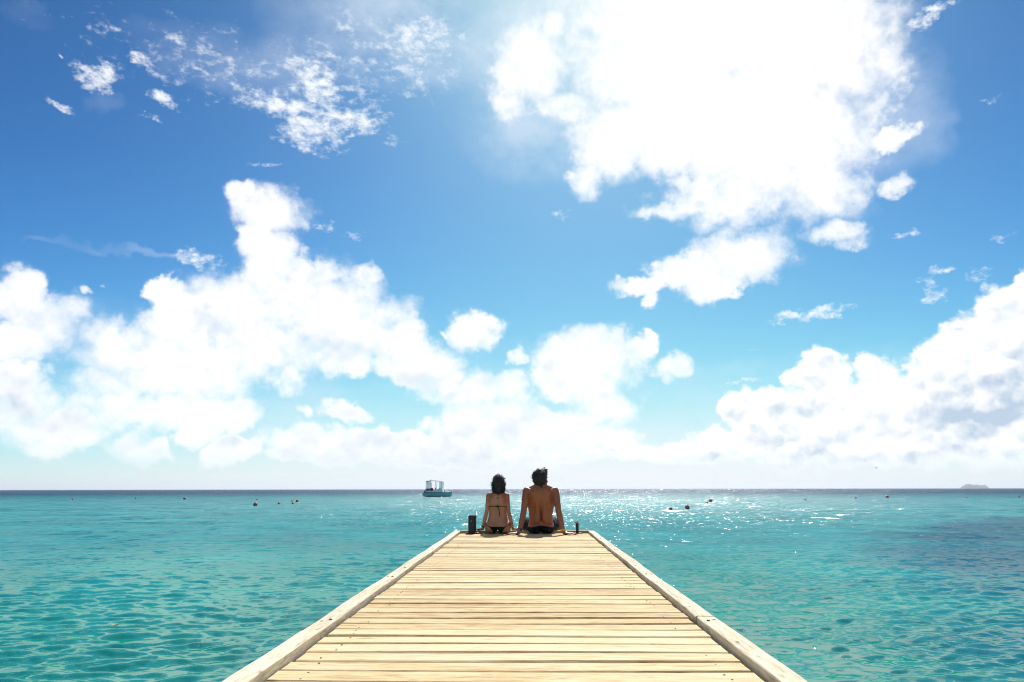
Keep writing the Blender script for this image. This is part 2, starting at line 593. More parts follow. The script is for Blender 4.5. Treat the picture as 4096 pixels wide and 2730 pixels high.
def wood(name, dark, mid, light, axis, knots=1.0, grey=0.3):
    """grain runs along the given local axis; every object gets its own piece of the log"""
    mt, t, b = new_mat(name)
    c = t.new('ShaderNodeTexCoord').outputs['Object']
    oi = t.new('ShaderNodeObjectInfo').outputs['Random']
    off = t.comb(t.math('MULTIPLY', oi, 91.0), t.math('MULTIPLY', oi, 57.0), t.math('MULTIPLY', oi, 133.0))
    st = (0.07, 1.0, 1.0) if axis == 'X' else (1.0, 0.07, 1.0)
    bend = t.vmath('SCALE', t.vmath('SUBTRACT', t.noise(t.vmath('ADD', t.vmath('MULTIPLY', c, tuple(1.0 if s == 1.0 else 0.5 for s in st)), off), 4.0, 2.0, 0.5, out='Color'), (0.5, 0.5, 0.5)), scale=0.055)
    g = t.vmath('ADD', t.vmath('MULTIPLY', t.vmath('ADD', c, bend), st), off)
    broad = t.noise(g, 11.0, 3.0, 0.55)
    fine = t.noise(t.vmath('MULTIPLY', g, (0.6, 1, 1) if axis == 'X' else (1, 0.6, 1)), 120.0, 6.0, 0.70)
    hair = t.noise(g, 260.0, 3.0, 0.6)
    # growth rings cut lengthwise
    rings = t.math('MULTIPLY_ADD', t.math('SINE', t.math('MULTIPLY', broad, 74.0)), 0.5, 0.5)
    tone = t.math('ADD', t.math('MULTIPLY', broad, 0.30), t.math('MULTIPLY', fine, 0.70))
    tone = t.math('ADD', tone, t.math('MULTIPLY_ADD', rings, -0.11, 0.05))
    tone = t.math('ADD', tone, t.math('MULTIPLY_ADD', hair, 0.30, -0.15))
    tone = t.math('ADD', tone, t.math('MULTIPLY_ADD', oi, 0.15, -0.07))
    colr = t.ramp(tone, [(0.27, dark), (0.46, mid), (0.64, light)])
    # sun-bleached patches
    bl = t.smooth(t.noise(t.vmath('ADD', t.vmath('MULTIPLY', c, tuple(1.0 if s == 1.0 else 0.4 for s in st)), off), 3.0, 4.0, 0.6), 0.45, 0.72)
    colr = t.mix(t.math('MULTIPLY', bl, grey), colr, tuple(min(1, x) for x in (light[0] * 1.02, light[1] * 1.06, light[2] * 1.25)))
    # knots and dark flecks
    vo = t.new('ShaderNodeTexVoronoi')
    vo.feature = 'F1'
    kst = (0.45, 1.0, 1.0) if axis == 'X' else (1.0, 0.45, 1.0)
    t.put(vo.inputs['Vector'], t.vmath('ADD', t.vmath('MULTIPLY', t.vmath('ADD', c, bend), kst), off))
    vo.inputs['Scale'].default_value = 7.5
    vo.inputs['Randomness'].default_value = 1.0
    kx = t.sep(vo.outputs['Color'])[0]
    kn = t.math('MULTIPLY', t.smooth(vo.outputs['Distance'], 0.05, 0.13, 1.0, 0.0), t.math('GREATER_THAN', kx, 0.80))
    colr = t.mix(t.math('MULTIPLY', kn, 0.62 * knots), colr, (dark[0] * 0.42, dark[1] * 0.34, dark[2] * 0.30))
    fl = t.smooth(t.noise(t.vmath('ADD', t.vmath('MULTIPLY', c, (0.16, 1, 1) if axis == 'X' else (1, 0.16, 1)), off), 46.0, 3.0, 0.55), 0.62, 0.74)
    colr = t.mix(t.math('MULTIPLY', fl, 0.55), colr, (dark[0] * 0.5, dark[1] * 0.42, dark[2] * 0.36))
    t.l.new(colr, b.inputs['Base Color'])
    b.inputs['Roughness'].default_value = 0.78
    b.inputs['Specular IOR Level'].default_value = 0.25
    bp = t.new('ShaderNodeBump')
    bp.inputs['Strength'].default_value = 0.5
    bp.inputs['Distance'].default_value = 0.0035
    hgt = t.math('ADD', t.math('MULTIPLY', fine, 0.7), t.math('MULTIPLY', hair, 0.3))
    t.l.new(t.math('SUBTRACT', hgt, t.math('MULTIPLY', kn, 0.3)), bp.inputs['Height'])
    t.l.new(bp.outputs[0], b.inputs['Normal'])
    return mt


MAT_PLANK = wood('plank_wood', (0.21, 0.115, 0.040), (0.54, 0.385, 0.175), (0.68, 0.565, 0.345), 'X', 1.0, 0.40)
MAT_RAIL = wood('rail_wood', (0.20, 0.145, 0.08), (0.54, 0.455, 0.31), (0.68, 0.615, 0.48), 'Y', 1.0, 0.45)
MAT_ENDW = wood('end_board_wood', (0.30, 0.19, 0.09), (0.46, 0.32, 0.17), (0.60, 0.46, 0.28), 'X', 0.9, 0.2)
MAT_BEAM = wood('beam_wood', (0.12, 0.08, 0.05), (0.20, 0.14, 0.09), (0.30, 0.22, 0.15), 'Y', 0.8, 0.1)
MAT_RUST = plain('rusty_screw', (0.16, 0.06, 0.02), 0.7, 0.4, 0.4, 200)
MAT_BLACK = plain('black_paint', (0.012, 0.011, 0.011), 0.55, 0.0, 0.4, 40)
MAT_RUSTTOP = plain('worn_post_top', (0.20, 0.12, 0.07), 0.75, 0.1, 0.4, 60)
MAT_BOLT = plain('bright_bolt', (0.75, 0.73, 0.70), 0.35, 0.8, 0.1, 60)

# ------------------------------------------------------------------ the sea
H_EYE = CAM_H - SEA_Z
ang_f = np.linspace(R(-58), R(58), 1560)
ang_b = np.linspace(R(58), R(302), 74)[1:-1]
ang = np.concatenate([ang_f, ang_b])
dpx = np.concatenate([np.array([9000, 5000, 3200, 2300, 1750, 1400, 1250]), np.arange(1120, 3.0, -1.9)])
rad = FPX * H_EYE / dpx
rad = np.concatenate([rad, np.geomspace(rad[-1] * 1.4, 40000, 14)])
nr, na = len(rad), len(ang)
dr = np.gradient(rad)
RR, AA = np.meshgrid(rad, ang, indexing='ij')
DR = np.repeat(dr[:, None], na, 1)
X = RR * np.sin(AA)
Y = RR * np.cos(AA)
Z = np.zeros_like(X)
NW = 90
lam = np.geomspace(0.13, 3.2, NW)
for i in range(NW):
    th = rng.normal(0, 0.50) + 0.12
    kx, ky = math.sin(th), -math.cos(th)
    k = 2 * math.pi / lam[i]
    s = 0.036 * math.exp(-(math.log(lam[i] / 0.29) / 0.80) ** 2) + 0.004
    a = s / k * rng.uniform(0.5, 1.5)
    att = np.clip((lam[i] / DR - 1.6) / 1.6, 0, 1)
    if att.max() <= 0:
        continue
    ph = k * (kx * X + ky * Y) + rng.uniform(0, 6.28)
    sn = np.sin(ph + 0.35 * np.sin(0.23 * k * (ky * X - kx * Y) + i))
    Z += a * att * (sn + 0.22 * np.cos(2 * ph))
back = np.ones(na)
back[len(ang_f):] = 0.0
Z *= back[None, :]
Z[:4] = 0
co = np.stack([X, Y, Z + SEA_Z], -1).reshape(-1, 3)
ii, jj = np.meshgrid(np.arange(nr - 1), np.arange(na), indexing='ij')
j2 = (jj + 1) % na
quads = np.stack([ii * na + jj, ii * na + j2, (ii + 1) * na + j2, (ii + 1) * na + jj], -1).reshape(-1, 4)[:, ::-1]
nv = len(co)
# close the middle with one more vertex
co = np.concatenate([co, [[0, 0, SEA_Z]]])
me = bpy.data.meshes.new('sea')
tri = np.stack([np.full(na, nv), np.arange(na), (np.arange(na) + 1) % na], -1)[:, ::-1]
nq, nt_ = len(quads), len(tri)
me.vertices.add(len(co))
me.vertices.foreach_set('co', co.astype(np.float32).ravel())
me.loops.add(nq * 4 + nt_ * 3)
me.loops.foreach_set('vertex_index', np.concatenate([quads.ravel(), tri.ravel()]).astype(np.int32))
me.polygons.add(nq + nt_)
me.polygons.foreach_set('loop_start', np.concatenate([np.arange(nq) * 4, nq * 4 + np.arange(nt_) * 3]).astype(np.int32))
me.polygons.foreach_set('use_smooth', np.ones(nq + nt_, dtype=bool))
me.update()
me.validate()

mt, t, b = new_mat('sea_water')
c = t.new('ShaderNodeNewGeometry').outputs['Position']
px_, py_, pz_ = t.sep(c)
flat = t.comb(px_, py_, 0.0)
dist = t.vmath('LENGTH', flat)
big = t.noise(flat, 0.035, 3.0, 0.55)
mid = t.noise(flat, 0.22, 3.0, 0.55)
# sand bottom close in, deep water beyond the reef, weed beds on the right
shallow = t.mix(t.smooth(mid, 0.35, 0.7), (0.001, 0.165, 0.182), (0.001, 0.232, 0.255))
near = t.mix(t.smooth(mid, 0.35, 0.7), (0.002, 0.180, 0.128), (0.003, 0.245, 0.180))
wcol = t.mix(t.smooth(dist, 6.0, 26.0), near, shallow)
deep = t.smooth(t.math('ADD', dist, t.math('MULTIPLY_ADD', big, 120.0, -60.0)), 45.0, 330.0)
wcol = t.mix(deep, wcol, (0.001, 0.042, 0.095))
# weed bed: long patch running away from the pier on the right
ux, uy = 0.62, 0.785
sx = t.math('SUBTRACT', px_, 21.0)
sy = t.math('SUBTRACT', py_, 26.0)
al = t.math('ADD', t.math('MULTIPLY', sx, ux), t.math('MULTIPLY', sy, uy))
ac = t.math('SUBTRACT', t.math('MULTIPLY', sx, uy), t.math('MULTIPLY', sy, ux))
ell = t.math('ADD', t.math('POWER', t.math('DIVIDE', al, 25.0), 2.0), t.math('POWER', t.math('DIVIDE', ac, 7.0), 2.0))
weed = t.smooth(t.math('ADD', ell, t.math('MULTIPLY_ADD', mid, 1.6, -0.8)), 0.25, 1.25, 1.0, 0.0)
wcol = t.mix(t.math('MULTIPLY', weed, 0.80), wcol, (0.001, 0.068, 0.120))
t.n.remove(b)
body_w = t.new('ShaderNodeBsdfDiffuse')          # light coming back up out of the water
t.l.new(wcol, body_w.inputs['Color'])
refl = t.new('ShaderNodeBsdfGlossy')             # the sky on its surface, as seen through a polariser
refl.distribution = 'GGX'
refl.inputs['Color'].default_value = (1, 1, 1, 1)
t.l.new(t.smooth(dist, 6.0, 70.0, 0.035, 0.20), refl.inputs['Roughness'])
# ripples: random slopes laid over the wave mesh
stretch = t.vmath('MULTIPLY', flat, (0.55, 1.0, 1.0))
gust = t.lin(t.noise(flat, 0.11, 3.0, 0.6), 0.3, 0.7, 0.55, 1.3)
r1 = t.vmath('SUBTRACT', t.noise(stretch, 2.1, 3.0, 0.6, out='Color'), (0.5, 0.5, 0.5))
r2 = t.vmath('SUBTRACT', t.noise(stretch, 9.0, 3.0, 0.6, out='Color'), (0.5, 0.5, 0.5))
r0 = t.vmath('SUBTRACT', t.noise(t.vmath('MULTIPLY', flat, (0.5, 0.42, 1.0)), 1.0, 3.0, 0.6, out='Color'), (0.5, 0.5, 0.5))
rp = t.vmath('ADD', t.vmath('SCALE', r0, scale=t.smooth(dist, 12.0, 45.0, 0.0, 1.5)), t.vmath('ADD', t.vmath('SCALE', r1, scale=t.smooth(dist, 6.0, 40.0, 0.25, 1.1)), t.vmath('SCALE', r2, scale=t.smooth(dist, 6.0, 40.0, 0.40, 0.9))))
rp = t.vmath('MULTIPLY', t.vmath('SCALE', rp, scale=gust), (1.0, 1.0, 0.0))
nrm = t.vmath('NORMALIZE', t.vmath('ADD', t.new('ShaderNodeNewGeometry').outputs['Normal'], rp))
t.l.new(nrm, refl.inputs['Normal'])
t.l.new(nrm, body_w.inputs['Normal'])
fw = t.new('ShaderNodeFresnel')
fw.inputs['IOR'].default_value = 1.333
t.l.new(nrm, fw.inputs['Normal'])
mw = t.new('ShaderNodeMixShader')
t.l.new(t.math('MULTIPLY', fw.outputs[0], t.math('MULTIPLY', t.smooth(dist, 6.0, 30.0, 0.25, 0.16), t.smooth(dist, 50.0, 220.0, 1.0, 0.32))), mw.inputs[0])
t.l.new(body_w.outputs[0], mw.inputs[1])
t.l.new(refl.outputs[0], mw.inputs[2])
# smooth facets between the rough wind ripples: these flash in the sun
gl = t.new('ShaderNodeBsdfGlossy')
gl.distribution = 'GGX'
t.l.new(t.smooth(dist, 8.0, 80.0, 0.09, 0.24), gl.inputs['Roughness'])
gl.inputs['Color'].default_value = (1, 1, 1, 1)
r3 = t.vmath('SUBTRACT', t.noise(t.vmath('MULTIPLY', flat, (1.0, 0.6, 1.0)), 8.0, 4.0, 0.75, out='Color'), (0.5, 0.5, 0.5))
n3 = t.vmath('NORMALIZE', t.vmath('ADD', t.new('ShaderNodeNewGeometry').outputs['Normal'], t.vmath('MULTIPLY', t.vmath('SCALE', r3, scale=t.smooth(dist, 8.0, 45.0, 1.5, 3.6)), (1.0, 1.0, 0.0))))
t.l.new(n3, gl.inputs['Normal'])
mx = t.new('ShaderNodeMixShader')
fr = t.new('ShaderNodeFresnel')
fr.inputs['IOR'].default_value = 1.333
t.l.new(n3, fr.inputs['Normal'])
patch_n = t.noise(t.vmath('MULTIPLY', flat, (1.0, 0.16, 1.0)), 5.5, 3.0, 0.65)
patch_k = t.math('MULTIPLY', t.smooth(patch_n, 0.50, 0.66), t.math('MULTIPLY', t.smooth(dist, 9.0, 45.0, 0.05, 1.0), t.smooth(dist, 50.0, 120.0, 1.0, 1.9)))
t.l.new(t.math('MULTIPLY', t.math('MINIMUM', fr.outputs[0], 0.22), patch_k), mx.inputs[0])
t.l.new(mw.outputs[0], mx.inputs[1])
t.l.new(gl.outputs[0], mx.inputs[2])
t.l.new(mx.outputs[0], t.n['Material Output'].inputs['Surface'])
sea = link_mesh('sea', me, mt)
tag(sea, 'turquoise rippled sea reaching to the horizon', None, None, 'structure')


# ------------------------------------------------------------------ the pier
Y0, Y1 = 0.0, 9.80                 # deck from under the camera to its outer end


def half_w(y):
    """the deck widens slightly towards its outer end"""
    return 0.775 + (y - 2.37) / (9.88 - 2.37) * (0.888 - 0.800) + 0.025


pier = tag(empty('wooden_pier', (0, 0, 0)), 'long pale timber boardwalk pier running out over turquoise water', 'pier')
y = Y0
ip = 0
PITCH_P = 0.1385
while y < Y1 - 0.06:
    gap = random.choice([0.012, 0.013, 0.014, 0.016, 0.018, 0.020])
    wdt = PITCH_P - gap
    yc = y + wdt / 2
    hw = half_w(yc) - 0.004
    lx, rx = -hw + random.uniform(-0.002, 0.008), hw - random.uniform(-0.002, 0.008)
    seg = 10
    th = 0.034
    dz0 = random.uniform(-0.0025, 0.0020)
    tilt = random.uniform(-0.010, 0.010)
    bow = random.uniform(-0.0022, 0.0022)
    V, F = [], []
    ring = [(-0.5, -1), (-0.5, -0.16), (-0.44, 0), (0, 0), (0.44, 0), (0.5, -0.16), (0.5, -1)]
    for s in range(seg + 1):
        u = s / seg
        xx = lx + (rx - lx) * u
        wig = 0.0013 * math.sin(5.1 * xx + ip * 2.3) + 0.001 * math.sin(11.7 * xx + ip)
        for (a, bz) in ring:
            V.append((xx, a * wdt + wig + bow * math.cos(3.14 * (u - .5)), dz0 + bz * th + tilt * a * wdt + (0.0015 * math.sin(3 * xx + ip) if bz == 0 else 0) - (0.001 if a == 0 else 0)))
    nR = len(ring)
    for s in range(seg):
        for k in range(nR):
            F.append((s * nR + k, s * nR + (k + 1) % nR, (s + 1) * nR + (k + 1) % nR, (s + 1) * nR + k))
    F.append(tuple(range(nR)))
    F.append(tuple(reversed([seg * nR + k for k in range(nR)])))
    mb = MB()
    mb.add(V, [tuple(reversed(f)) for f in F])
    o = mb.build('plank', MAT_PLANK, pier)
    o.location.y = yc
    nb = MB()
    for xn in (-0.70, 0.70):
        for yn in (-0.034, 0.034):
            if random.random() < 0.4:
                continue
            cx_, cy_ = xn + random.uniform(-.012, .012), yn + random.uniform(-.008, .008)
            nb.lathe([(0.0040, 0), (0.0040, 0.0012), (0.0025, 0.0016)], (cx_, cy_, dz0 + tilt * cy_ + 0.0006), n=8)
    if nb.v:
        tag(nb.build('nail_heads', MAT_RUST, o), kind='stuff')
    y += PITCH_P
    ip += 1
Y_END = y

# edge timbers: rounded beams lying proud of the planks, a few lengths per side
RAIL_T, RAIL_W = 0.030, 0.088
for side in (-1, 1):
    joints = ([0.0, 3.0, 6.75, Y_END + 0.09] if side < 0 else [0.0, 3.35, 7.6, Y_END + 0.09])
    for q in range(len(joints) - 1):
        ya, yb = joints[q] + 0.004, joints[q + 1] - 0.004
        seg = 26
        V, F = [], []
        prof = [(0.0, -0.10), (0.0, RAIL_T - 0.006), (0.0015, RAIL_T - 0.002), (0.006, RAIL_T), (RAIL_W * 0.86, RAIL_T - 0.001), (RAIL_W * 0.95, RAIL_T - 0.004), (RAIL_W, RAIL_T - 0.012), (RAIL_W, -0.10)]
        for s in range(seg + 1):
            yy = ya + (yb - ya) * s / seg
            off = half_w(yy) + 0.006
            jig = 0.0014 * math.sin(2.2 * yy + side) + 0.0008 * math.sin(7.3 * yy + 2 * side)
            for (a, bz) in prof:
                zz = bz + (0.0022 * math.sin(3.3 * yy + q) + 0.0012 * math.sin(9 * yy) if bz > 0 else 0)
                V.append((side * (off + a + (jig if a > 0 else jig * 0.4)), yy - (ya + yb) / 2, zz))
        nR = len(prof)
        for s in range(seg):
            for k in range(nR):
                f = (s * nR + k, s * nR + (k + 1) % nR, (s + 1) * nR + (k + 1) % nR, (s + 1) * nR + k)
                F.append(f if side < 0 else tuple(reversed(f)))
        f0 = tuple(range(nR))
        f1 = tuple(reversed([seg * nR + k for k in range(nR)]))
        F += [f0, f1] if side > 0 else [tuple(reversed(f0)), tuple(reversed(f1))]
        o = MB().add(V, F).build('edge_timber', MAT_RAIL, pier)
        bm = bmesh.new(); bm.from_mesh(o.data); bmesh.ops.recalc_face_normals(bm, faces=bm.faces); bm.to_mesh(o.data); bm.free()
        o.location = (random.uniform(-.003, .003), (ya + yb) / 2, random.uniform(-.003, .002))
        ys = ya + 0.22
        while ys < yb - 0.1:
            for dxx in (0.026, 0.058):
                yj = ys + random.uniform(-0.03, 0.03)
                s_ = MB().lathe([(0.0075, -0.004), (0.0075, 0.0012), (0.004, 0.002)], n=10).build('screw', MAT_RUST, o)
                s_.location = (side * (half_w(yj) + 0.006 + dxx), yj - (ya + yb) / 2, RAIL_T - (0.003 if dxx > 0.05 else 0.0))
            ys += random.uniform(0.42, 0.62)
# outer end board
hwE = half_w(Y_END)
o = MB().box((0, 0, -0.02), (2 * hwE, 0.085, 0.108), bev=0.008).build('end_board', MAT_ENDW, pier)
o.location = (0, Y_END + 0.045, 0)
# frame and piles below
for xx in (-0.72, 0.0, 0.72):
    o = MB().box((0, 0, 0), (0.07, Y_END - Y0 - 0.02, 0.18), bev=0.004).build('stringer', MAT_BEAM, pier)
    o.location = (xx, (Y0 + Y_END) / 2, -0.130)
for yy in (1.2, 4.0, 6.8, 9.5):
    o = MB().box((0, 0, 0), (1.7, 0.12, 0.16), bev=0.004).build('cross_beam', MAT_BEAM, pier)
    o.location = (0, yy, -0.305)
    for xx in (-0.66, 0.66):
        p_ = MB().tube([(0, 0, -3.0), (0, 0, -1.2), (0, 0, -0.39)], [0.12, 0.115, 0.11], 16).build('pile', MAT_BEAM, pier, smooth=False)
        p_.location = (xx, yy, 0)

# ------------------------------------------------------------------ people
def skin(name, base, burn=None, tattoo=None):
    mt, t, b = new_mat(name)
    c = t.new('ShaderNodeTexCoord').outputs['Object']
    n = t.noise(c, 9.0, 4.0, 0.55)
    n2 = t.noise(c, 60.0, 3.0, 0.6)
    colr = t.mix(t.lin(n, 0.3, 0.7), tuple(x * 0.86 for x in base), tuple(x * 1.10 for x in base))
    colr = t.mix(t.smooth(n2, 0.62, 0.75), colr, tuple(x * f for x, f in zip(base, (0.88, 0.76, 0.7))))
    if burn:
        for (p, r) in burn:
            d = t.vmath('DISTANCE', t.vmath('ADD', c, t.vmath('SCALE', t.vmath('SUBTRACT', t.noise(c, 14.0, 2.0, out='Color'), (0.5, 0.5, 0.5)), scale=0.05)), p)
            colr = t.mix(t.math('MULTIPLY', t.smooth(d, r * 0.7, r * 1.1, 1.0, 0.0), 0.8), colr, (base[0] * 0.86, base[1] * 0.52, base[2] * 0.5))
    if tattoo:
        p, hw, hh = tattoo
        q = t.vmath('ABSOLUTE', t.vmath('SUBTRACT', c, p))
        qx, qy, qz = t.sep(q)
        wob = t.noise(c, 150.0, 1.0)
        mk = t.math('MULTIPLY', t.math('LESS_THAN', qx, hw), t.math('LESS_THAN', qz, t.math('MULTIPLY', wob, 2.0 * hh)))
        mk = t.math('MULTIPLY', mk, t.math('LESS_THAN', qy, 0.12))
        colr = t.mix(t.math('MULTIPLY', mk, 0.75), colr, (0.05, 0.045, 0.06))
    t.l.new(colr, b.inputs['Base Color'])
    b.inputs['Roughness'].default_value = 0.48
    b.inputs['Subsurface Weight'].default_value = 0.12
    b.inputs['Subsurface Radius'].default_value = (0.012, 0.004, 0.002)
    b.inputs['Subsurface Scale'].default_value = 1.0
    bp = t.new('ShaderNodeBump')
    bp.inputs['Strength'].default_value = 0.15
    bp.inputs['Distance'].default_value = 0.002
    t.l.new(t.noise(c, 220.0, 3.0, 0.6), bp.inputs['Height'])
    t.l.new(bp.outputs[0], b.inputs['Normal'])
    return mt


def hand(mb, wrist, fdir, pal_n, thumb_side, L=0.18, curl=0.10, spread=0.10):
    """palm with five unequal bent fingers, lying palm-down; fdir points along the fingers"""
    f = Vector(fdir).normalized()
    nrm = Vector(pal_n).normalized()
    s = f.cross(nrm).normalized() * thumb_side
    w = Vector(wrist)
    k = L / 0.18
    kn = w + f * 0.085 * k
    mb.limb(w, w + f * 0.03 * k, 0.022 * k, 0.024 * k)
    for q in (-0.030, -0.010, 0.010, 0.030):
        mb.limb(w + f * 0.02 * k + s * q * 0.55 * k, kn + s * q * k, 0.014 * k, 0.0125 * k)
    for q, ln in ((0.032, 0.070), (0.011, 0.079), (-0.011, 0.073), (-0.031, 0.057)):
        d0 = (f + s * q * spread * 40 * 0.25 - nrm * 0.05).normalized()
        a = kn + s * q * k
        p1 = a + d0 * ln * 0.46 * k + nrm * curl * 0.06
        p2 = p1 + (d0 - nrm * (0.15 + curl)).normalized() * ln * 0.32 * k
        p3 = p2 + (d0 - nrm * (0.30 + curl)).normalized() * ln * 0.24 * k
        mb.limb(a, p1, 0.0105 * k, 0.0092 * k)
        mb.limb(p1, p2, 0.0092 * k, 0.0085 * k)
        mb.limb(p2, p3, 0.0085 * k, 0.0074 * k)
    a = w + f * 0.022 * k + s * 0.020 * k
    t1 = a + (f * 0.75 + s * 0.75).normalized() * 0.042 * k
    t2 = t1 + (f * 0.95 + s * 0.45).normalized() * 0.032 * k
    t3 = t2 + (f * 1.0 + s * 0.2 - nrm * 0.1).normalized() * 0.022 * k
    mb.limb(a, t1, 0.015 * k, 0.0125 * k)
    mb.limb(t1, t2, 0.0120 * k, 0.0105 * k)
    mb.limb(t2, t3, 0.0105 * k, 0.0088 * k)


def head_parts(mb, c, k, yaw, tilt=0.0):
    """skull, jaw, nose, brow, lips and ears; c = middle of the head, faces +Y turned by yaw"""
    rot = Matrix.Rotation(yaw, 3, 'Z') @ Matrix.Rotation(tilt, 3, 'X')
    c = Vector(c)

    def P(x, y, z):
        return c + rot @ Vector((x * k, y * k, z * k))

    mb.ball(P(0, -0.012, 0.030), (0.077 * k, 0.096 * k, 0.088 * k), rot)
    mb.ball(P(0, 0.030, -0.035), (0.060 * k, 0.062 * k, 0.080 * k), rot)
    mb.ball(P(0, 0.058, -0.088), (0.028 * k, 0.026 * k, 0.022 * k), rot)
    mb.limb(P(0, 0.082, 0.006), P(0, 0.106, -0.030), 0.009 * k, 0.014 * k)
    for sx in (-1, 1):
        mb.limb(P(sx * 0.012, 0.082, 0.020), P(sx * 0.046, 0.070, 0.020), 0.011 * k, 0.010 * k)
        mb.ball(P(sx * 0.030, 0.074, -0.002), (0.014 * k, 0.012 * k, 0.010 * k), rot)
        mb.limb(P(sx * 0.002, 0.088, -0.056), P(sx * 0.018, 0.082, -0.057), 0.008 * k, 0.006 * k)
        mb.limb(P(sx * 0.078, -0.004, 0.018), P(sx * 0.076, 0.006, -0.026), 0.011 * k, 0.008 * k)
        mb.limb(P(sx * 0.084, -0.014, 0.020), P(sx * 0.080, -0.004, -0.012), 0.009 * k, 0.006 * k)
        mb.ball(P(sx * 0.042, 0.056, -0.030), (0.020 * k, 0.020 * k, 0.020 * k), rot)
    return P


def hair_mesh(name, mat, parent, P, cap, locks, n_str, length, seed, curl):
    """a fused cap of hair plus single locks that break its outline"""
    rd = random.Random(seed)
    mb = MB()
    for (x, y_, z, r) in cap:
        mb.ball(P(x, y_, z), r, seg=14, rings=9)
    for (x, y_, z, x2, y2, z2, r) in locks:
        mb.limb(P(x, y_, z), P(x2, y2, z2), r, r * 0.35)
    o = mb.fused(name, mat, parent, 0.006, 1)
    bm = bmesh.new()
    bm.from_mesh(o.data)
    bm.normal_update()
    for v in bm.verts:
        nn = mnoise.noise(v.co * 38 + Vector((seed, 0, 0))) * 0.005 + mnoise.noise(v.co * 95 + Vector((0, seed, 0))) * 0.005
        v.co += v.normal * nn
    surf = [(v.co.copy(), v.normal.copy()) for v in bm.verts]
    bm.to_mesh(o.data)
    bm.free()
    mb = MB()
    for i in range(n_str):
        p, nn = rd.choice(surf)
        d = (nn * rd.uniform(0.3, 1.0) + Vector((rd.uniform(-.5, .5), rd.uniform(-.5, .5), rd.uniform(-1.0, .5)))).normalized()
        L = length * rd.uniform(0.5, 1.3)
        pts = [p - nn * 0.006]
        q = p.copy()
        ax = Vector((rd.uniform(-1, 1), rd.uniform(-1, 1), rd.uniform(-1, 1))).normalized()
        for s in range(5):
            q = q + d * L / 5
            d = (Matrix.Rotation(curl * rd.uniform(0.3, 1.3), 3, ax) @ d).normalized()
            pts.append(q.copy())
        r0 = rd.uniform(0.0012, 0.0028)
        mb.tube(pts, [r0, r0, r0 * .9, r0 * .8, r0 * .6, r0 * .25], n=5)
    tag(mb.build('loose_strands', mat, o, smooth=True), kind='stuff')
    return o


def shell(body, name, mat, parent, keep, off, noise_amp=0.0):
    """cloth cut from the body's own surface and lifted off it"""
    src = body.data
    bm = bmesh.new()
    bm.from_mesh(src)
    bm.normal_update()
    dead = [f for f in bm.faces if not keep(f.calc_center_median(), f.normal)]
    bmesh.ops.delete(bm, geom=dead, context='FACES')
    for _ in range(3):
        bmesh.ops.smooth_vert(bm, verts=[v for v in bm.verts if v.is_boundary], factor=0.5, use_axis_x=True, use_axis_y=True, use_axis_z=True)
    bm.normal_update()
    for v in bm.verts:
        n_ = mnoise.noise(v.co * 22) * noise_amp if noise_amp else 0.0
        v.co += v.normal * (off + n_)
    ret = bmesh.ops.extrude_face_region(bm, geom=bm.faces[:])
    nv_ = [g for g in ret['geom'] if isinstance(g, bmesh.types.BMVert)]
    for v in nv_:
        v.co -= v.normal * 0.0 + Vector((0, 0, 0))
    bm.normal_update()
    me_ = bpy.data.meshes.new(name)
    bm.to_mesh(me_)
    bm.free()
    return link_mesh(name, me_, mat, parent, True)


MAT_HAIR_M = plain('dark_brown_hair', (0.009, 0.006, 0.005), 0.6, 0, 0.5, 90)
MAT_HAIR_W = plain('black_hair', (0.007, 0.005, 0.005), 0.6, 0, 0.5, 90)
MAT_SKIN_M = skin('tanned_skin', (0.33, 0.108, 0.044))
MAT_SKIN_W = skin('fair_skin', (0.43, 0.205, 0.120), [((-0.115, -0.06, 0.485), 0.085), ((0.125, -0.06, 0.485), 0.095)], ((0.0, -0.11, 0.475), 0.020, 0.008))
MAT_BIKINI = plain('dark_green_fabric', (0.012, 0.020, 0.012), 0.8, 0, 0.2, 120)
MAT_WATCH = plain('black_watch_rubber', (0.012, 0.013, 0.016), 0.4, 0, 0.2, 80)
MAT_WATCHF = plain('watch_glass', (0.10, 0.16, 0.24), 0.1, 0.2, 0.2, 80)
MAT_YELLOW = plain('yellow_cord', (0.72, 0.46, 0.06), 0.6, 0, 0.2, 150)
mt, t, b = new_mat('navy_print_fabric')
c = t.new('ShaderNodeTexCoord').outputs['Object']
vo = t.new('ShaderNodeTexVoronoi'); vo.inputs['Scale'].default_value = 34.0
t.put(vo.inputs['Vector'], t.vmath('ADD', c, t.vmath('SCALE', t.noise(c, 22.0, 2.0, out='Color'), scale=0.05)))
pk = t.math('MULTIPLY', t.smooth(vo.outputs['Distance'], 0.22, 0.36, 1.0, 0.0), t.math('GREATER_THAN', t.sep(vo.outputs['Color'])[0], 0.55))
t.l.new(t.mix(pk, (0.006, 0.008, 0.022), (0.07, 0.13, 0.30)), b.inputs['Base Color'])
b.inputs['Roughness'].default_value = 0.8
MAT_SHORTS = mt

Y_SIT = Y_END - 0.06       # seats rest on the last planks, thighs over the end board


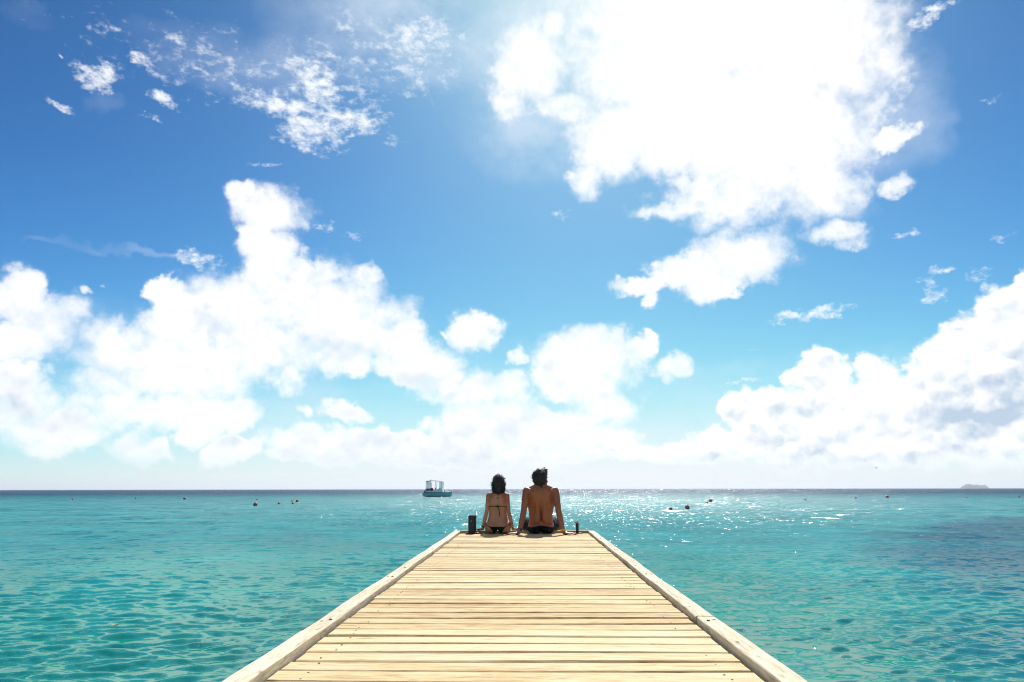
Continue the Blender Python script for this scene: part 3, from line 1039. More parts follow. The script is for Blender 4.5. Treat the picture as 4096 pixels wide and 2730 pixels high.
# ---- the man
def build_man():
    root = tag(empty('person', (0.0, 0.0, 0.0)), 'shirtless person in dark patterned shorts, leaning back on both arms at the pier end', 'person', 'two people sitting on the pier end')
    mb = MB()
    # seat and pelvis
    for sx in (-1, 1):
        mb.ball((sx * 0.085, 0.0, 0.085), (0.098, 0.115, 0.088))
        mb.limb((sx * 0.095, 0.06, 0.095), (sx * 0.235, 0.42, 0.125), 0.092, 0.066)      # thigh
        mb.limb((sx * 0.235, 0.43, 0.120), (sx * 0.225, 0.50, -0.12), 0.060, 0.056)      # calf
        mb.ball((sx * 0.226, 0.465, -0.06), (0.058, 0.066, 0.12))
        mb.limb((sx * 0.225, 0.50, -0.12), (sx * 0.220, 0.515, -0.33), 0.052, 0.036)
        mb.limb((sx * 0.220, 0.50, -0.36), (sx * 0.235, 0.66, -0.41), 0.036, 0.026)      # foot
        for q in range(5):
            mb.limb((sx * (0.205 + q * 0.015), 0.655, -0.412), (sx * (0.207 + q * 0.017), 0.70 - q * 0.008, -0.418), 0.013 - q * 0.001, 0.010 - q * 0.0008)
    mb.ball((0, 0.0, 0.13), (0.158, 0.110, 0.10))
    # trunk, a stack of sections leaning back
    secs = [(0.10, 0.010, .168, .105), (0.17, 0.000, .166, .098), (0.24, -0.018, .166, .095), (0.31, -0.038, .172, .100), (0.38, -0.058, .180, .108), (0.45, -0.078, .180, .112), (0.52, -0.095, .186, .108), (0.57, -0.105, .178, .095), (0.61, -0.112, .135, .075)]
    V, F = [], []
    n = 28
    for (z, yy, rx, ry) in secs:
        for k in range(n):
            th = 2 * math.pi * k / n
            cx_, sx_ = math.cos(th), math.sin(th)
            e = 0.82
            xx = rx * math.copysign(abs(cx_) ** e, cx_)
            yq = ry * math.copysign(abs(sx_) ** e, sx_)
            groove = 0.0
            if sx_ < 0:
                groove = 0.012 * math.exp(-(xx / 0.022) ** 2) * (1.0 if z > 0.14 else 0.6)
            V.append((xx, yy + yq + groove, z))
    for i in range(len(secs) - 1):
        for k in range(n):
            F.append((i * n + k, i * n + (k + 1) % n, (i + 1) * n + (k + 1) % n, (i + 1) * n + k))
    F.append(tuple(reversed(range(n))))
    F.append(tuple((len(secs) - 1) * n + k for k in range(n)))
    mb.add(V, F)
    # neck, trapezius, shoulder blades, shoulders
    mb.limb((0, -0.105, 0.56), (0.006, -0.085, 0.70), 0.064, 0.056)
    for sx in (-1, 1):
        mb.limb((sx * 0.030, -0.108, 0.625), (sx * 0.165, -0.116, 0.582), 0.052, 0.040)
        mb.limb((sx * 0.115, -0.175, 0.545), (sx * 0.085, -0.160, 0.445), 0.030, 0.020)   # blade
        mb.limb((sx * 0.120, -0.168, 0.560), (sx * 0.19, -0.145, 0.588), 0.026, 0.030)
        mb.limb((sx * 0.045, -0.150, 0.48), (sx * 0.050, -0.110, 0.18), 0.040, 0.040)     # long back muscles
        mb.ball((sx * 0.150, -0.06, 0.43), (0.045, 0.07, 0.12))
        mb.ball((sx * 0.196, -0.122, 0.568), (0.054, 0.056, 0.056))
        sh = Vector((sx * 0.203, -0.125, 0.560))
        el = Vector((sx * 0.236, -0.225, 0.300))
        wr = Vector((sx * 0.292, -0.275, 0.040))
        mb.limb(sh, sh.lerp(el, .45), 0.050, 0.050)
        mb.limb(sh.lerp(el, .45), el, 0.049, 0.039)
        mb.limb(el, el.lerp(wr, .3), 0.040, 0.043)
        mb.limb(el.lerp(wr, .3), wr, 0.043, 0.028)
        mb.ball(el + Vector((0, -0.018, 0)), 0.027)
        hand(mb, wr + Vector((sx * 0.012, 0, -0.022)), (sx * 0.95, -0.28, -0.03), (0, 0, 1), sx, 0.185, 0.05, 0.16)
    # the head is turned to the right
    P = head_parts(mb, (0.010, -0.070, 0.728), 1.08, R(-32), R(4))
    body = mb.fused('body', MAT_SKIN_M, root, 0.0055, 5)
    hair_mesh('hair', MAT_HAIR_M, root, P,
              [(0, -0.020, 0.058, 0.090), (0.025, -0.045, 0.040, 0.084), (-0.025, -0.045, 0.040, 0.084), (0.02, -0.050, -0.005, 0.076), (-0.02, -0.050, -0.005, 0.076), (0.02, 0.022, 0.085, 0.062), (-0.02, 0.022, 0.085, 0.062), (0, 0.05, 0.088, 0.044),
               (0.048, -0.03, 0.03, 0.050), (-0.048, -0.03, 0.03, 0.050), (0, -0.062, -0.045, 0.052), (0.035, -0.05, -0.04, 0.040), (-0.035, -0.05, -0.04, 0.040), (0.05, -0.01, 0.06, 0.045), (-0.05, -0.01, 0.06, 0.045)],
              [(-0.05, -0.06, -0.06, -0.085, -0.08, -0.092, 0.016), (0, -0.08, -0.07, 0.0, -0.086, -0.115, 0.020), (0.035, -0.07, -0.065, 0.04, -0.08, -0.108, 0.018), (-0.03, -0.078, -0.07, -0.035, -0.085, -0.112, 0.018),
               (0.03, 0.06, 0.11, 0.055, 0.085, 0.125, 0.016), (0.0, 0.05, 0.125, 0.02, 0.07, 0.150, 0.016), (0.06, 0.02, 0.07, 0.082, 0.03, 0.05, 0.014)],
              170, 0.024, 5, 0.5)
    # shorts
    def keep(p, n_):
        if p.y > 0.33:
            return False
        if p.z > 0.20:
            return False
        if p.y < 0.06:
            return p.z < 0.095 + 0.35 * max(0.0, p.y + 0.06) + 0.012 * math.cos(p.x * 18) and abs(p.x) < 0.235 and p.y > -0.16
        return abs(p.x) < 0.36
    s_ = shell(body, 'swim_shorts', MAT_SHORTS, root, keep, 0.010, 0.006)
    # things on the wrists
    wl = Vector((-0.289, -0.272, 0.062))
    ax = (Vector((-0.236, -0.225, 0.300)) - Vector((-0.292, -0.275, 0.040))).normalized()
    u, w, _ = frame_of(Vector((0, 0, 0)), ax)
    mbw = MB().tube([wl - ax * 0.013, wl - ax * 0.012, wl + ax * 0.012, wl + ax * 0.013], [0.031, 0.036, 0.036, 0.031], 20)
    watch = tag(mbw.build('wrist_watch', MAT_WATCH, root, smooth=False))
    MB().tube([wl + Vector((-0.012, -0.034, 0)), wl + Vector((-0.016, -0.044, 0))], [0.018, 0.017], 20).build('watch_face', MAT_WATCHF, watch)
    wr = Vector((0.289, -0.272, 0.060))
    mbw = MB()
    for dz in (-0.008, 0.0, 0.008):
        mbw.tube([wr + Vector((0, 0, dz - 0.004)), wr + Vector((0, 0, dz)), wr + Vector((0, 0, dz + 0.004))], [0.033, 0.036, 0.033], 20)
    mbw.build('bracelet', MAT_YELLOW, root)
    return root


man = build_man()
man.location = (0.235, Y_SIT, 0.004)


# ---- the woman
def build_woman():
    root = tag(empty('person', (0.0, 0.0, 0.0)), 'dark-haired person in a dark green string bikini, sitting upright at the pier end', 'person', 'two people sitting on the pier end')
    mb = MB()
    for sx in (-1, 1):
        mb.ball((sx * 0.088, -0.005, 0.088), (0.096, 0.115, 0.090))
        mb.limb((sx * 0.100, 0.06, 0.090), (sx * 0.115, 0.42, 0.105), 0.084, 0.058)
        mb.limb((sx * 0.115, 0.43, 0.100), (sx * 0.110, 0.48, -0.12), 0.053, 0.050)
        mb.limb((sx * 0.110, 0.48, -0.12), (sx * 0.105, 0.49, -0.30), 0.047, 0.031)
        mb.limb((sx * 0.105, 0.48, -0.33), (sx * 0.115, 0.61, -0.39), 0.031, 0.022)
        for q in range(5):
            mb.limb((sx * (0.092 + q * 0.012), 0.605, -0.391), (sx * (0.094 + q * 0.014), 0.645 - q * 0.007, -0.398), 0.011 - q * 0.0008, 0.0085 - q * 0.0006)
    secs = [(0.07, 0.0, .168, .105), (0.12, -0.002, .160, .100), (0.17, -0.004, .144, .090), (0.22, -0.004, .132, .080), (0.27, -0.006, .127, .076), (0.33, -0.012, .129, .080), (0.39, -0.024, .133, .086), (0.45, -0.034, .138, .088), (0.50, -0.040, .134, .078), (0.535, -0.040, .105, .060)]
    V, F = [], []
    n = 28
    for (z, yy, rx, ry) in secs:
        for k in range(n):
            th = 2 * math.pi * k / n
            cx_, sx_ = math.cos(th), math.sin(th)
            e = 0.86
            xx = rx * math.copysign(abs(cx_) ** e, cx_)
            yq = ry * math.copysign(abs(sx_) ** e, sx_)
            groove = 0.010 * math.exp(-(xx / 0.018) ** 2) if sx_ < 0 and z > 0.1 else 0.0
            V.append((xx, yy + yq + groove, z))
    for i in range(len(secs) - 1):
        for k in range(n):
            F.append((i * n + k, i * n + (k + 1) % n, (i + 1) * n + (k + 1) % n, (i + 1) * n + k))
    F.append(tuple(reversed(range(n))))
    F.append(tuple((len(secs) - 1) * n + k for k in range(n)))
    mb.add(V, F)
    mb.limb((0, -0.040, 0.50), (0.004, -0.025, 0.60), 0.046, 0.042)
    for sx in (-1, 1):
        mb.ball((sx * 0.062, 0.050, 0.385), (0.055, 0.058, 0.055))
        mb.limb((sx * 0.02, -0.045, 0.525), (sx * 0.118, -0.048, 0.512), 0.034, 0.034)
        mb.limb((sx * 0.085, -0.105, 0.475), (sx * 0.070, -0.098, 0.405), 0.021, 0.015)
        sh = Vector((sx * 0.128, -0.048, 0.500))
        el = Vector((sx * 0.153, -0.075, 0.285))
        wr = Vector((sx * 0.203, -0.010, 0.085))
        mb.ball(sh, (0.036, 0.040, 0.042))
        mb.limb(sh, el, 0.034, 0.026)
        mb.limb(el, el.lerp(wr, .3), 0.026, 0.029)
        mb.limb(el.lerp(wr, .3), wr, 0.029, 0.020)
        hand(mb, wr + Vector((sx * 0.008, 0.02, -0.028)), (sx * 0.52, 0.80, -0.10), (0, 0.15, 1), -sx, 0.160, 0.08, 0.10)
    P = head_parts(mb, (0.006, -0.018, 0.650), 0.94, R(8), R(6))
    body = mb.fused('body', MAT_SKIN_W, root, 0.005, 5)
    hair_mesh('hair', MAT_HAIR_W, root, P,
              [(0, -0.015, 0.058, 0.084), (0, -0.045, 0.030, 0.080), (0.045, -0.025, 0.01, 0.060), (-0.045, -0.025, 0.01, 0.060), (0, -0.055, -0.030, 0.072), (0.05, -0.030, -0.050, 0.052), (-0.05, -0.030, -0.050, 0.052),
               (0, -0.06, -0.075, 0.060), (0.045, -0.04, -0.085, 0.045), (-0.045, -0.04, -0.085, 0.045), (0.03, 0.03, 0.085, 0.050), (-0.03, 0.03, 0.085, 0.050), (0, -0.01, 0.09, 0.062)],
              [(0, -0.07, -0.11, -0.012, -0.085, -0.168, 0.022), (0.04, -0.06, -0.11, 0.05, -0.08, -0.150, 0.020), (-0.04, -0.06, -0.11, -0.045, -0.075, -0.152, 0.020), (0.06, -0.03, -0.1, 0.075, -0.05, -0.14, 0.018), (-0.06, -0.03, -0.1, -0.085, -0.045, -0.135, 0.018),
               (0.07, 0, 0.08, 0.11, 0.01, 0.105, 0.016), (0.0, 0, 0.14, -0.01, 0.0, 0.165, 0.018), (0.02, -0.075, -0.11, 0.025, -0.09, -0.155, 0.018)],
              380, 0.034, 9, 0.75)
    # bikini: back triangle, side strings with ties, chest string with knot and tail
    def keep(p, n_):
        if p.y < 0.05:
            if p.z > 0.094 + 0.9 * max(0.0, abs(p.x) - 0.10):
                return False
            return abs(p.x) < 0.055 + 0.75 * max(0.0, p.z - 0.015) and abs(p.x) < 0.118 or (p.z < 0.02 and abs(p.x) < 0.07)
        return p.z < 0.14 and abs(p.x) < 0.06 and p.y < 0.14
    shell(body, 'bikini_bottom', MAT_BIKINI, root, keep, 0.004)
    # the body outline at a height, for strings that hug it
    vs_ = np.array([v.co[:] for v in body.data.vertices])
    tor = vs_[(np.abs(vs_[:, 0]) < 0.20)]

    def ring(zf, a0, a1, n_, off=0.004, lim=0.145):
        pts = []
        for i in range(n_ + 1):
            th = a0 + (a1 - a0) * i / n_
            z = zf(th)
            dx_, dy_ = math.cos(th), math.sin(th)
            sel = tor[np.abs(tor[:, 2] - z) < 0.008]
            cx0 = np.array([0.0, -0.01])
            rel = sel[:, :2] - cx0
            along = rel @ np.array([dx_, dy_])
            side_ = np.abs(rel @ np.array([-dy_, dx_]))
            ok = (side_ < 0.012) & (along > 0.03) & (along < lim)
            r_ = along[ok].max() if ok.any() else 0.12
            pts.append((cx0[0] + dx_ * (r_ + off), cx0[1] + dy_ * (r_ + off), z))
        return pts
    top = MB().tube(ring(lambda a: 0.362, R(-180), R(0), 30, 0.002, 0.142), 0.0046, 8)
    bt = top.build('chest_string', MAT_BIKINI, root, smooth=True)
    for sx in (-1, 1):
        cup = MB()
        cup.ball((sx * 0.062, 0.062, 0.382), (0.056, 0.052, 0.052))
        cup.build('bikini_cup', MAT_BIKINI, root, smooth=True)
        st = [(sx * 0.075, 0.100, 0.41), (sx * 0.068, 0.06, 0.49), (sx * 0.05, 0.0, 0.558), (sx * 0.02, -0.058, 0.572), (0, -0.068, 0.572)]
        MB().tube(st, 0.004, 8).build('neck_string', MAT_BIKINI, root, smooth=True)
    yb = min(p[1] for p in ring(lambda a: 0.362, R(-100), R(-80), 4, 0.004))
    kn = MB().ball((0.0, yb - 0.004, 0.362), (0.013, 0.008, 0.010))
    kn.tube([(0.0, yb - 0.004, 0.362), (-0.016, yb - 0.012, 0.372), (-0.026, yb - 0.008, 0.360), (-0.010, yb - 0.006, 0.356)], 0.0035, 6)
    kn.tube([(0.0, yb - 0.004, 0.362), (0.014, yb - 0.012, 0.373), (0.024, yb - 0.008, 0.362), (0.010, yb - 0.006, 0.356)], 0.0035, 6)
    kn.build('knot', MAT_BIKINI, bt, smooth=True)
    MB().tube([(0.004, yb - 0.006, 0.36), (0.020, yb - 0.004, 0.32), (0.026, yb + 0.010, 0.27), (0.028, yb + 0.016, 0.225)], [0.0065, 0.006, 0.005, 0.003], 6).build('string_tail', MAT_BIKINI, bt, smooth=True)
    for sx in (-1, 1):
        a0, a1 = (R(-48), R(25)) if sx > 0 else (R(-132), R(-205))
        pts = ring(lambda a: 0.092 + 0.052 * min(1.0, abs(a - a0) / abs(R(60))), a0, a1, 14, 0.003, 0.185)
        MB().tube(pts, 0.0046, 8).build('side_string', MAT_BIKINI, root, smooth=True)
        q = Vector(pts[9])
        tie = MB()
        tie.ball(q, 0.009)
        tie.tube([q, q + Vector((sx * 0.014, -0.006, 0.010)), q + Vector((sx * 0.018, -0.004, -0.006)), q], 0.004, 6)
        tie.tube([q, q + Vector((sx * 0.010, -0.014, -0.03)), q + Vector((sx * 0.016, -0.012, -0.075))], [0.0045, 0.004, 0.003], 6)
        tie.tube([q, q + Vector((sx * 0.018, 0.0, -0.03)), q + Vector((sx * 0.026, 0.004, -0.06))], [0.0045, 0.004, 0.003], 6)
        tie.build('side_tie', MAT_BIKINI, root, smooth=True)
    wl = Vector((-0.203, -0.008, 0.090))
    MB().tube([wl + Vector((0.002, 0, 0.010)), wl, wl + Vector((-0.002, 0, -0.010))], [0.025, 0.028, 0.025], 18).build('bracelet', MAT_WATCH, root)
    return root


woman = build_woman()
woman.location = (-0.362, Y_SIT, 0.004)

# ------------------------------------------------------------------ mooring posts at the pier end
bo = tag(empty('mooring_post', (-0.715, Y_SIT - 0.02, 0.004)), 'stout black mooring post on a bolted foot, left of the person in the bikini', 'mooring post')
MB().lathe([(0.054, 0.010), (0.056, 0.016), (0.055, 0.20), (0.057, 0.222), (0.057, 0.234), (0.053, 0.238)], n=28).build('shaft', MAT_BLACK, bo)
MB().lathe([(0.052, 0.0385 + 0.20), (0.050, 0.243), (0.020, 0.246)], n=28).build('worn_top', MAT_RUSTTOP, bo)
ft = MB().lathe([(0.100, 0.0), (0.102, 0.008), (0.098, 0.013), (0.060, 0.018)], n=28).build('foot_plate', MAT_BLACK, bo)
for k in range(6):
    a = k * math.pi / 3 + 0.3
    s_ = MB().lathe([(0.011, 0.012), (0.011, 0.022), (0.006, 0.028)], n=8).build('bolt', MAT_RUST, ft)
    s_.location = (0.083 * math.cos(a), 0.083 * math.sin(a), 0)
pin = MB().lathe([(0.006, 0), (0.006, 0.006), (0.003, 0.008)], n=10).build('pin', MAT_BOLT, bo)
pin.rotation_euler = (R(90), 0, 0)
pin.location = (-0.012, -0.0545, 0.165)

bo = tag(empty('mooring_post', (0.735, Y_SIT - 0.01, 0.004)), 'thin dark post with a pale worn cap, right of the shirtless person', 'mooring post')
MB().lathe([(0.019, 0.006), (0.020, 0.01), (0.019, 0.135)], n=20).build('shaft', MAT_BLACK, bo)
MB().tube([(-0.006, 0, 0.134), (-0.007, 0, 0.142), (-0.008, 0, 0.158), (-0.009, 0, 0.162)], [0.021, 0.025, 0.024, 0.018], 18).build('cap', plain('pale_cap', (0.42, 0.27, 0.17), 0.7, 0, 0.3, 60), bo)
ft = MB().box((0.01, 0.0, 0.006), (0.13, 0.09, 0.012), bev=0.003).build('foot_plate', MAT_BLACK, bo)
for k, (ax_, ay_) in enumerate(((-0.045, -0.033), (0.062, -0.033), (-0.045, 0.033), (0.062, 0.033))):
    s_ = MB().lathe([(0.007, 0.011), (0.007, 0.018), (0.004, 0.021)], n=8).build('bolt', MAT_RUST, ft)
    s_.location = (ax_, ay_, 0)
MB().limb((0.012, -0.004, 0.112), (0.028, -0.004, 0.112), 0.005, 0.005).build('cleat_pin', MAT_BLACK, bo)

# ------------------------------------------------------------------ the motor boat
HOR = 1960.0
loc, _ = sea_spot(1750, 1990.5, HOR)
ppm = FPX / ((loc - CAM).dot(fwd))           # photo pixels per metre out there
BL = 114.0 / ppm                             # boat length
S = BL / 5.6
boat = tag(empty('motor_boat', loc, R(-4)), 'small teal motor boat with a white open cabin anchored off the pier', 'boat')
MAT_HULL = plain('teal_hull_paint', (0.20, 0.54, 0.52), 0.35, 0, 0.12, 3)
MAT_BWHITE = plain('white_gelcoat', (0.72, 0.75, 0.76), 0.3, 0, 0.06, 5)
MAT_TRUNK = plain('pale_teal_gelcoat', (0.62, 0.78, 0.79), 0.35, 0, 0.08, 5)
MAT_KEEL = plain('dark_bottom_paint', (0.010, 0.03, 0.035), 0.6, 0, 0.2, 5)
MAT_FRAME = plain('grey_boat_frame', (0.16, 0.20, 0.21), 0.4, 0.2, 0.1, 10)
MAT_RED = plain('red_vinyl', (0.42, 0.012, 0.015), 0.5, 0, 0.1, 10)
MAT_BLUE = plain('blue_canvas', (0.03, 0.11, 0.26), 0.7, 0, 0.15, 10)
MAT_TEAK = plain('brown_teak', (0.16, 0.09, 0.05), 0.6, 0, 0.3, 10)
mt, t, b = new_mat('boat_glass')
b.inputs['Base Color'].default_value = (0.80, 0.93, 0.90, 1)
b.inputs['Roughness'].default_value = 0.05
b.inputs['Alpha'].default_value = 0.35
MAT_GLASS = mt
# hull: sections from stern (-x) to bow (+x)
st = [(-2.80, 0.86, .80, .34), (-2.2, 0.93, .82, .06), (-1.2, 0.98, .82, -.10), (0.0, 0.98, .82, -.14), (1.2, 0.86, .84, -.12), (2.0, 0.58, .87, -.06), (2.55, 0.24, .90, .02), (2.82, 0.03, .93, .30)]
V, F = [], []
for (x, hwid, top_, keel) in st:
    pr = [(-hwid, top_), (-hwid * 1.03, top_ - .12), (-hwid * 0.90, top_ * 0.25 + keel * .4), (-hwid * .55, keel * .8 - .06), (0, keel - .16), (hwid * .55, keel * .8 - .06), (hwid * 0.90, top_ * 0.25 + keel * .4), (hwid * 1.03, top_ - .12), (hwid, top_)]
    V += [(x * S, y_ * S, z * S) for y_, z in pr]
n = 9
for i in range(len(st) - 1):
    for k in range(n - 1):
        F.append((i * n + k, (i + 1) * n + k, (i + 1) * n + k + 1, i * n + k + 1))
F.append(tuple(range(n)))
F.append(tuple(reversed([(len(st) - 1) * n + k for k in range(n)])))
hull = MB().add(V, F).build('hull', MAT_HULL, boat, smooth=False)
mb = MB()
for sgn in (-1, 1):
    mb.tube([(x * S, sgn * (hwid + .02) * S, (top_ + .01) * S) for (x, hwid, top_, k_) in st], 0.045 * S, 8)
mb.build('rub_rail', MAT_KEEL, hull)
mb = MB()
for sgn in (-1, 1):
    mb.tube([(x * S, sgn * (hwid * .92) * S, (.02) * S) for (x, hwid, top_, k_) in st[1:-2]], 0.05 * S, 8)
mb.build('boot_stripe', MAT_KEEL, hull)
# deck with side decks
V, F = [], []
for (x, hwid, top_, k_) in st:
    V += [(x * S, -hwid * S, (top_ + .03) * S), (x * S, -hwid * .6 * S, (top_ + .10) * S), (x * S, hwid * .6 * S, (top_ + .10) * S), (x * S, hwid * S, (top_ + .03) * S)]
for i in range(len(st) - 1):
    for k in range(3):
        F.append((i * 4 + k, (i + 1) * 4 + k, (i + 1) * 4 + k + 1, i * 4 + k + 1))
dk = MB().add(V, F).build('deck', MAT_BWHITE, boat)
MB().box((1.42 * S, -0.35 * S, 1.00 * S), (.26 * S, .26 * S, .12 * S), bev=.03 * S).build('hatch', MAT_KEEL, dk)
# cabin trunk sloping down to the foredeck
V = [(-2.1, -.72, .88), (1.18, -.62, .88), (1.18, .62, .88), (-2.1, .72, .88), (-2.1, -.68, 1.22), (-.3, -.66, 1.34), (.55, -.60, 1.66), (1.02, -.52, 1.60), (1.02, .52, 1.60), (.55, .60, 1.66), (-.3, .66, 1.34), (-2.1, .68, 1.22)]
F = [(0, 1, 7, 6, 5, 4), (3, 11, 10, 9, 8, 2), (1, 2, 8, 7), (0, 4, 11, 3), (4, 5, 10, 11), (5, 6, 9, 10), (6, 7, 8, 9), (0, 3, 2, 1)]
MB().add([tuple(Vector(p) * S) for p in V], F).build('cabin_trunk', MAT_TRUNK, boat)
# roof, posts and windows of the open cabin
roof = MB()
V = [(-2.25, -.72, 3.00), (-1.35, -.74, 3.14), (.0, -.72, 3.10), (1.02, -.66, 2.94), (-2.25, .72, 3.00), (-1.35, .74, 3.14), (.0, .72, 3.10), (1.02, .66, 2.94)]
V = V + [(x, y_, z - .12) for (x, y_, z) in V]
F = [(0, 1, 5, 4), (1, 2, 6, 5), (2, 3, 7, 6), (8, 12, 13, 9), (9, 13, 14, 10), (10, 14, 15, 11), (0, 4, 12, 8), (3, 11, 15, 7), (0, 8, 9, 1), (1, 9, 10, 2), (2, 10, 11, 3), (4, 5, 13, 12), (5, 6, 14, 13), (6, 7, 15, 14)]
roof.add([tuple(Vector(p) * S) for p in V], F)
rf = roof.build('cabin_roof', MAT_BWHITE, boat)
MB().limb((-1.45 * S, 0, 3.12 * S), (-1.45 * S, 0, 3.42 * S), .03 * S, .02 * S).build('roof_light', MAT_FRAME, rf)
MB().box((-1.75 * S, -.745 * S, 2.83 * S), (.85 * S, .03 * S, .16 * S)).build('rolled_curtain', MAT_BLUE, rf)
for sgn in (-1, 1):
    for (xa, za, xb, zb) in ((-2.2, 1.2, -2.2, 2.92), (-1.32, 1.25, -1.32, 3.02), (-.42, 1.30, -.28, 3.0), (.50, 1.6, .50, 2.92), (.98, 1.56, 1.00, 2.84)):
        MB().tube([(xa * S, sgn * .66 * S, za * S), (xb * S, sgn * .68 * S, zb * S)], .038 * S, 8).build('post', MAT_FRAME, boat)
    MB().box((.75 * S, sgn * .61 * S, 2.22 * S), (.40 * S, .02 * S, 1.2 * S)).build('side_window', MAT_GLASS, boat)
    MB().box((-1.76 * S, sgn * .67 * S, 2.10 * S), (.78 * S, .02 * S, 1.2 * S)).build('side_window', MAT_GLASS, boat)
MB().box((1.0 * S, 0, 2.22 * S), (.02 * S, 1.16 * S, 1.2 * S)).build('windscreen', MAT_GLASS, boat)
MB().box((-1.85 * S, -.45 * S, 1.36 * S), (.85 * S, .5 * S, .44 * S), bev=.05 * S).build('seat_box', MAT_BLUE, boat)
MB().ball((-1.08 * S, -.60 * S, 1.40 * S), (.36 * S, .22 * S, .34 * S)).build('ball_fender', MAT_RED, boat, smooth=True)  # red ball fender beside the blue seat box
MB().box((-.32 * S, -.30 * S, 1.50 * S), (.16 * S, .3 * S, .5 * S), bev=.04 * S).build('helm_console', MAT_FRAME, boat)
MB().tube([(-.46 * S, -.38 * S, 1.62 * S), (-.44 * S, -.38 * S, 1.64 * S)], .20 * S, 14).build('steering_wheel', MAT_KEEL, boat)
MB().box((-2.45 * S, -.2 * S, 1.04 * S), (.36 * S, 1.0 * S, .30 * S), bev=.04 * S).build('engine_box', MAT_TEAK, boat)
MB().ball((-1.98 * S, -.95 * S, 1.0 * S), (.30 * S, .14 * S, .14 * S)).build('fender', MAT_BWHITE, boat, smooth=True)
MB().ball((-2.15 * S, -.93 * S, .12 * S), (.26 * S, .16 * S, .12 * S)).build('fender', MAT_BWHITE, boat, smooth=True)

# ------------------------------------------------------------------ mooring buoys
mt, t, b = new_mat('red_buoy_plastic')
c = t.new('ShaderNodeTexCoord').outputs['Object']
zz = t.sep(c)[2]
cc = t.mix(t.lin(t.noise(c, 6.0, 4.0), .3, .7), (0.55, 0.040, 0.028), (0.66, 0.075, 0.045))
cc = t.mix(t.smooth(t.math('ADD', zz, t.math('MULTIPLY', t.noise(c, 9.0, 3.0), 0.05)), 0.02, -0.08, 0.0, 0.8), cc, (0.04, 0.02, 0.018))
t.l.new(cc, b.inputs['Base Color'])
b.inputs['Roughness'].default_value = 0.42
MAT_BUOY = mt
MAT_ROPE = plain('rope_grey', (0.30, 0.27, 0.22), 0.9, 0, 0.2, 40)


def hor(x):
    """the photo's own horizon line"""
    return 1963.0 - 17.0 * ((x - 2048) / 2048.0) ** 2 - (7.0 if x > 2048 else 0.0) * abs(x - 2048) / 2048.0


buoys = [
    (290, 1990, 7, 'tiny red buoy, the farthest left of the far row near the horizon'),
    (542, 1990, 7, 'tiny red buoy alone, second from the left edge near the horizon'),
    (738, 1995, 11, 'medium red buoy alone between the left edge and the large left buoy'),
    (1021, 2024, 17, 'largest red buoy on the left side of the pier'),
    (1028, 2001, 6, 'tiny red buoy just behind the largest left buoy'),
    (1115, 2018, 9, 'small red buoy between the largest left buoy and the left trio'),
    (1171, 2018, 9, 'small red buoy at the front of the trio left of the boat'),
    (1168, 2008, 7, 'small red buoy at the back left of the trio left of the boat'),
    (1188, 2010, 12, 'medium red buoy at the back right of the trio left of the boat'),
    (2683, 2044, 14, 'low red buoy, nearest of those in the sun glitter, left of the largest'),
    (2749, 2040, 20, 'largest red buoy on the right side of the pier'),
    (2829, 2016, 8, 'small red buoy touching the left of a medium one in the glitter'),
    (2843, 2010, 14, 'medium red buoy behind the largest right buoy in the glitter'),
    (3222, 2001, 8, 'small dark red buoy alone to the right of the sun glitter'),
    (3424, 1990, 8, 'small red buoy left of the medium one under the right cloud bank'),
    (3550, 1986, 11, 'medium red buoy out on the right towards the island'),
    (3866, 1981, 6, 'tiny red buoy on the water below the distant island'),
    (4077, 1976, 7, 'tiny red buoy at the far right edge of the sea'),
]
proto = None
for i, (x, y_, dpx_, lab) in enumerate(buoys):
    # the waterline sits at y_
    p, _ = sea_spot(x, y_, hor(x))
    ppm = FPX / ((p - CAM).dot(fwd))
    r_ = dpx_ / ppm / 2
    if proto is None:
        root = empty('mooring_buoy')
        MB().lathe([(0.02, -0.95), (0.35, -0.90), (0.70, -0.68), (0.92, -0.35), (1.0, 0.0), (0.94, 0.34), (0.78, 0.62), (0.50, 0.85), (0.24, 0.96), (0.20, 1.02), (0.10, 1.05)], n=24).build('float', MAT_BUOY, root, smooth=True)
        mb = MB()
        mb.tube([(0.15 * math.cos(a), 0, 1.12 + 0.13 * math.sin(a)) for a in np.linspace(0, 2 * math.pi, 13)], 0.045, 6, caps=False)
        mb.build('ring', MAT_ROPE, root, smooth=True)
        proto = root
        o = root
    else:
        o = copy_tree(proto)
    o.location = (p.x, p.y, SEA_Z + r_ * 0.55)
    o.scale = (r_, r_, r_)
    o.rotation_euler = (random.uniform(-.2, .2), random.uniform(-.2, .2), random.uniform(0, 6))
    tag(o, lab, 'buoy', 'red mooring buoys on the sea')

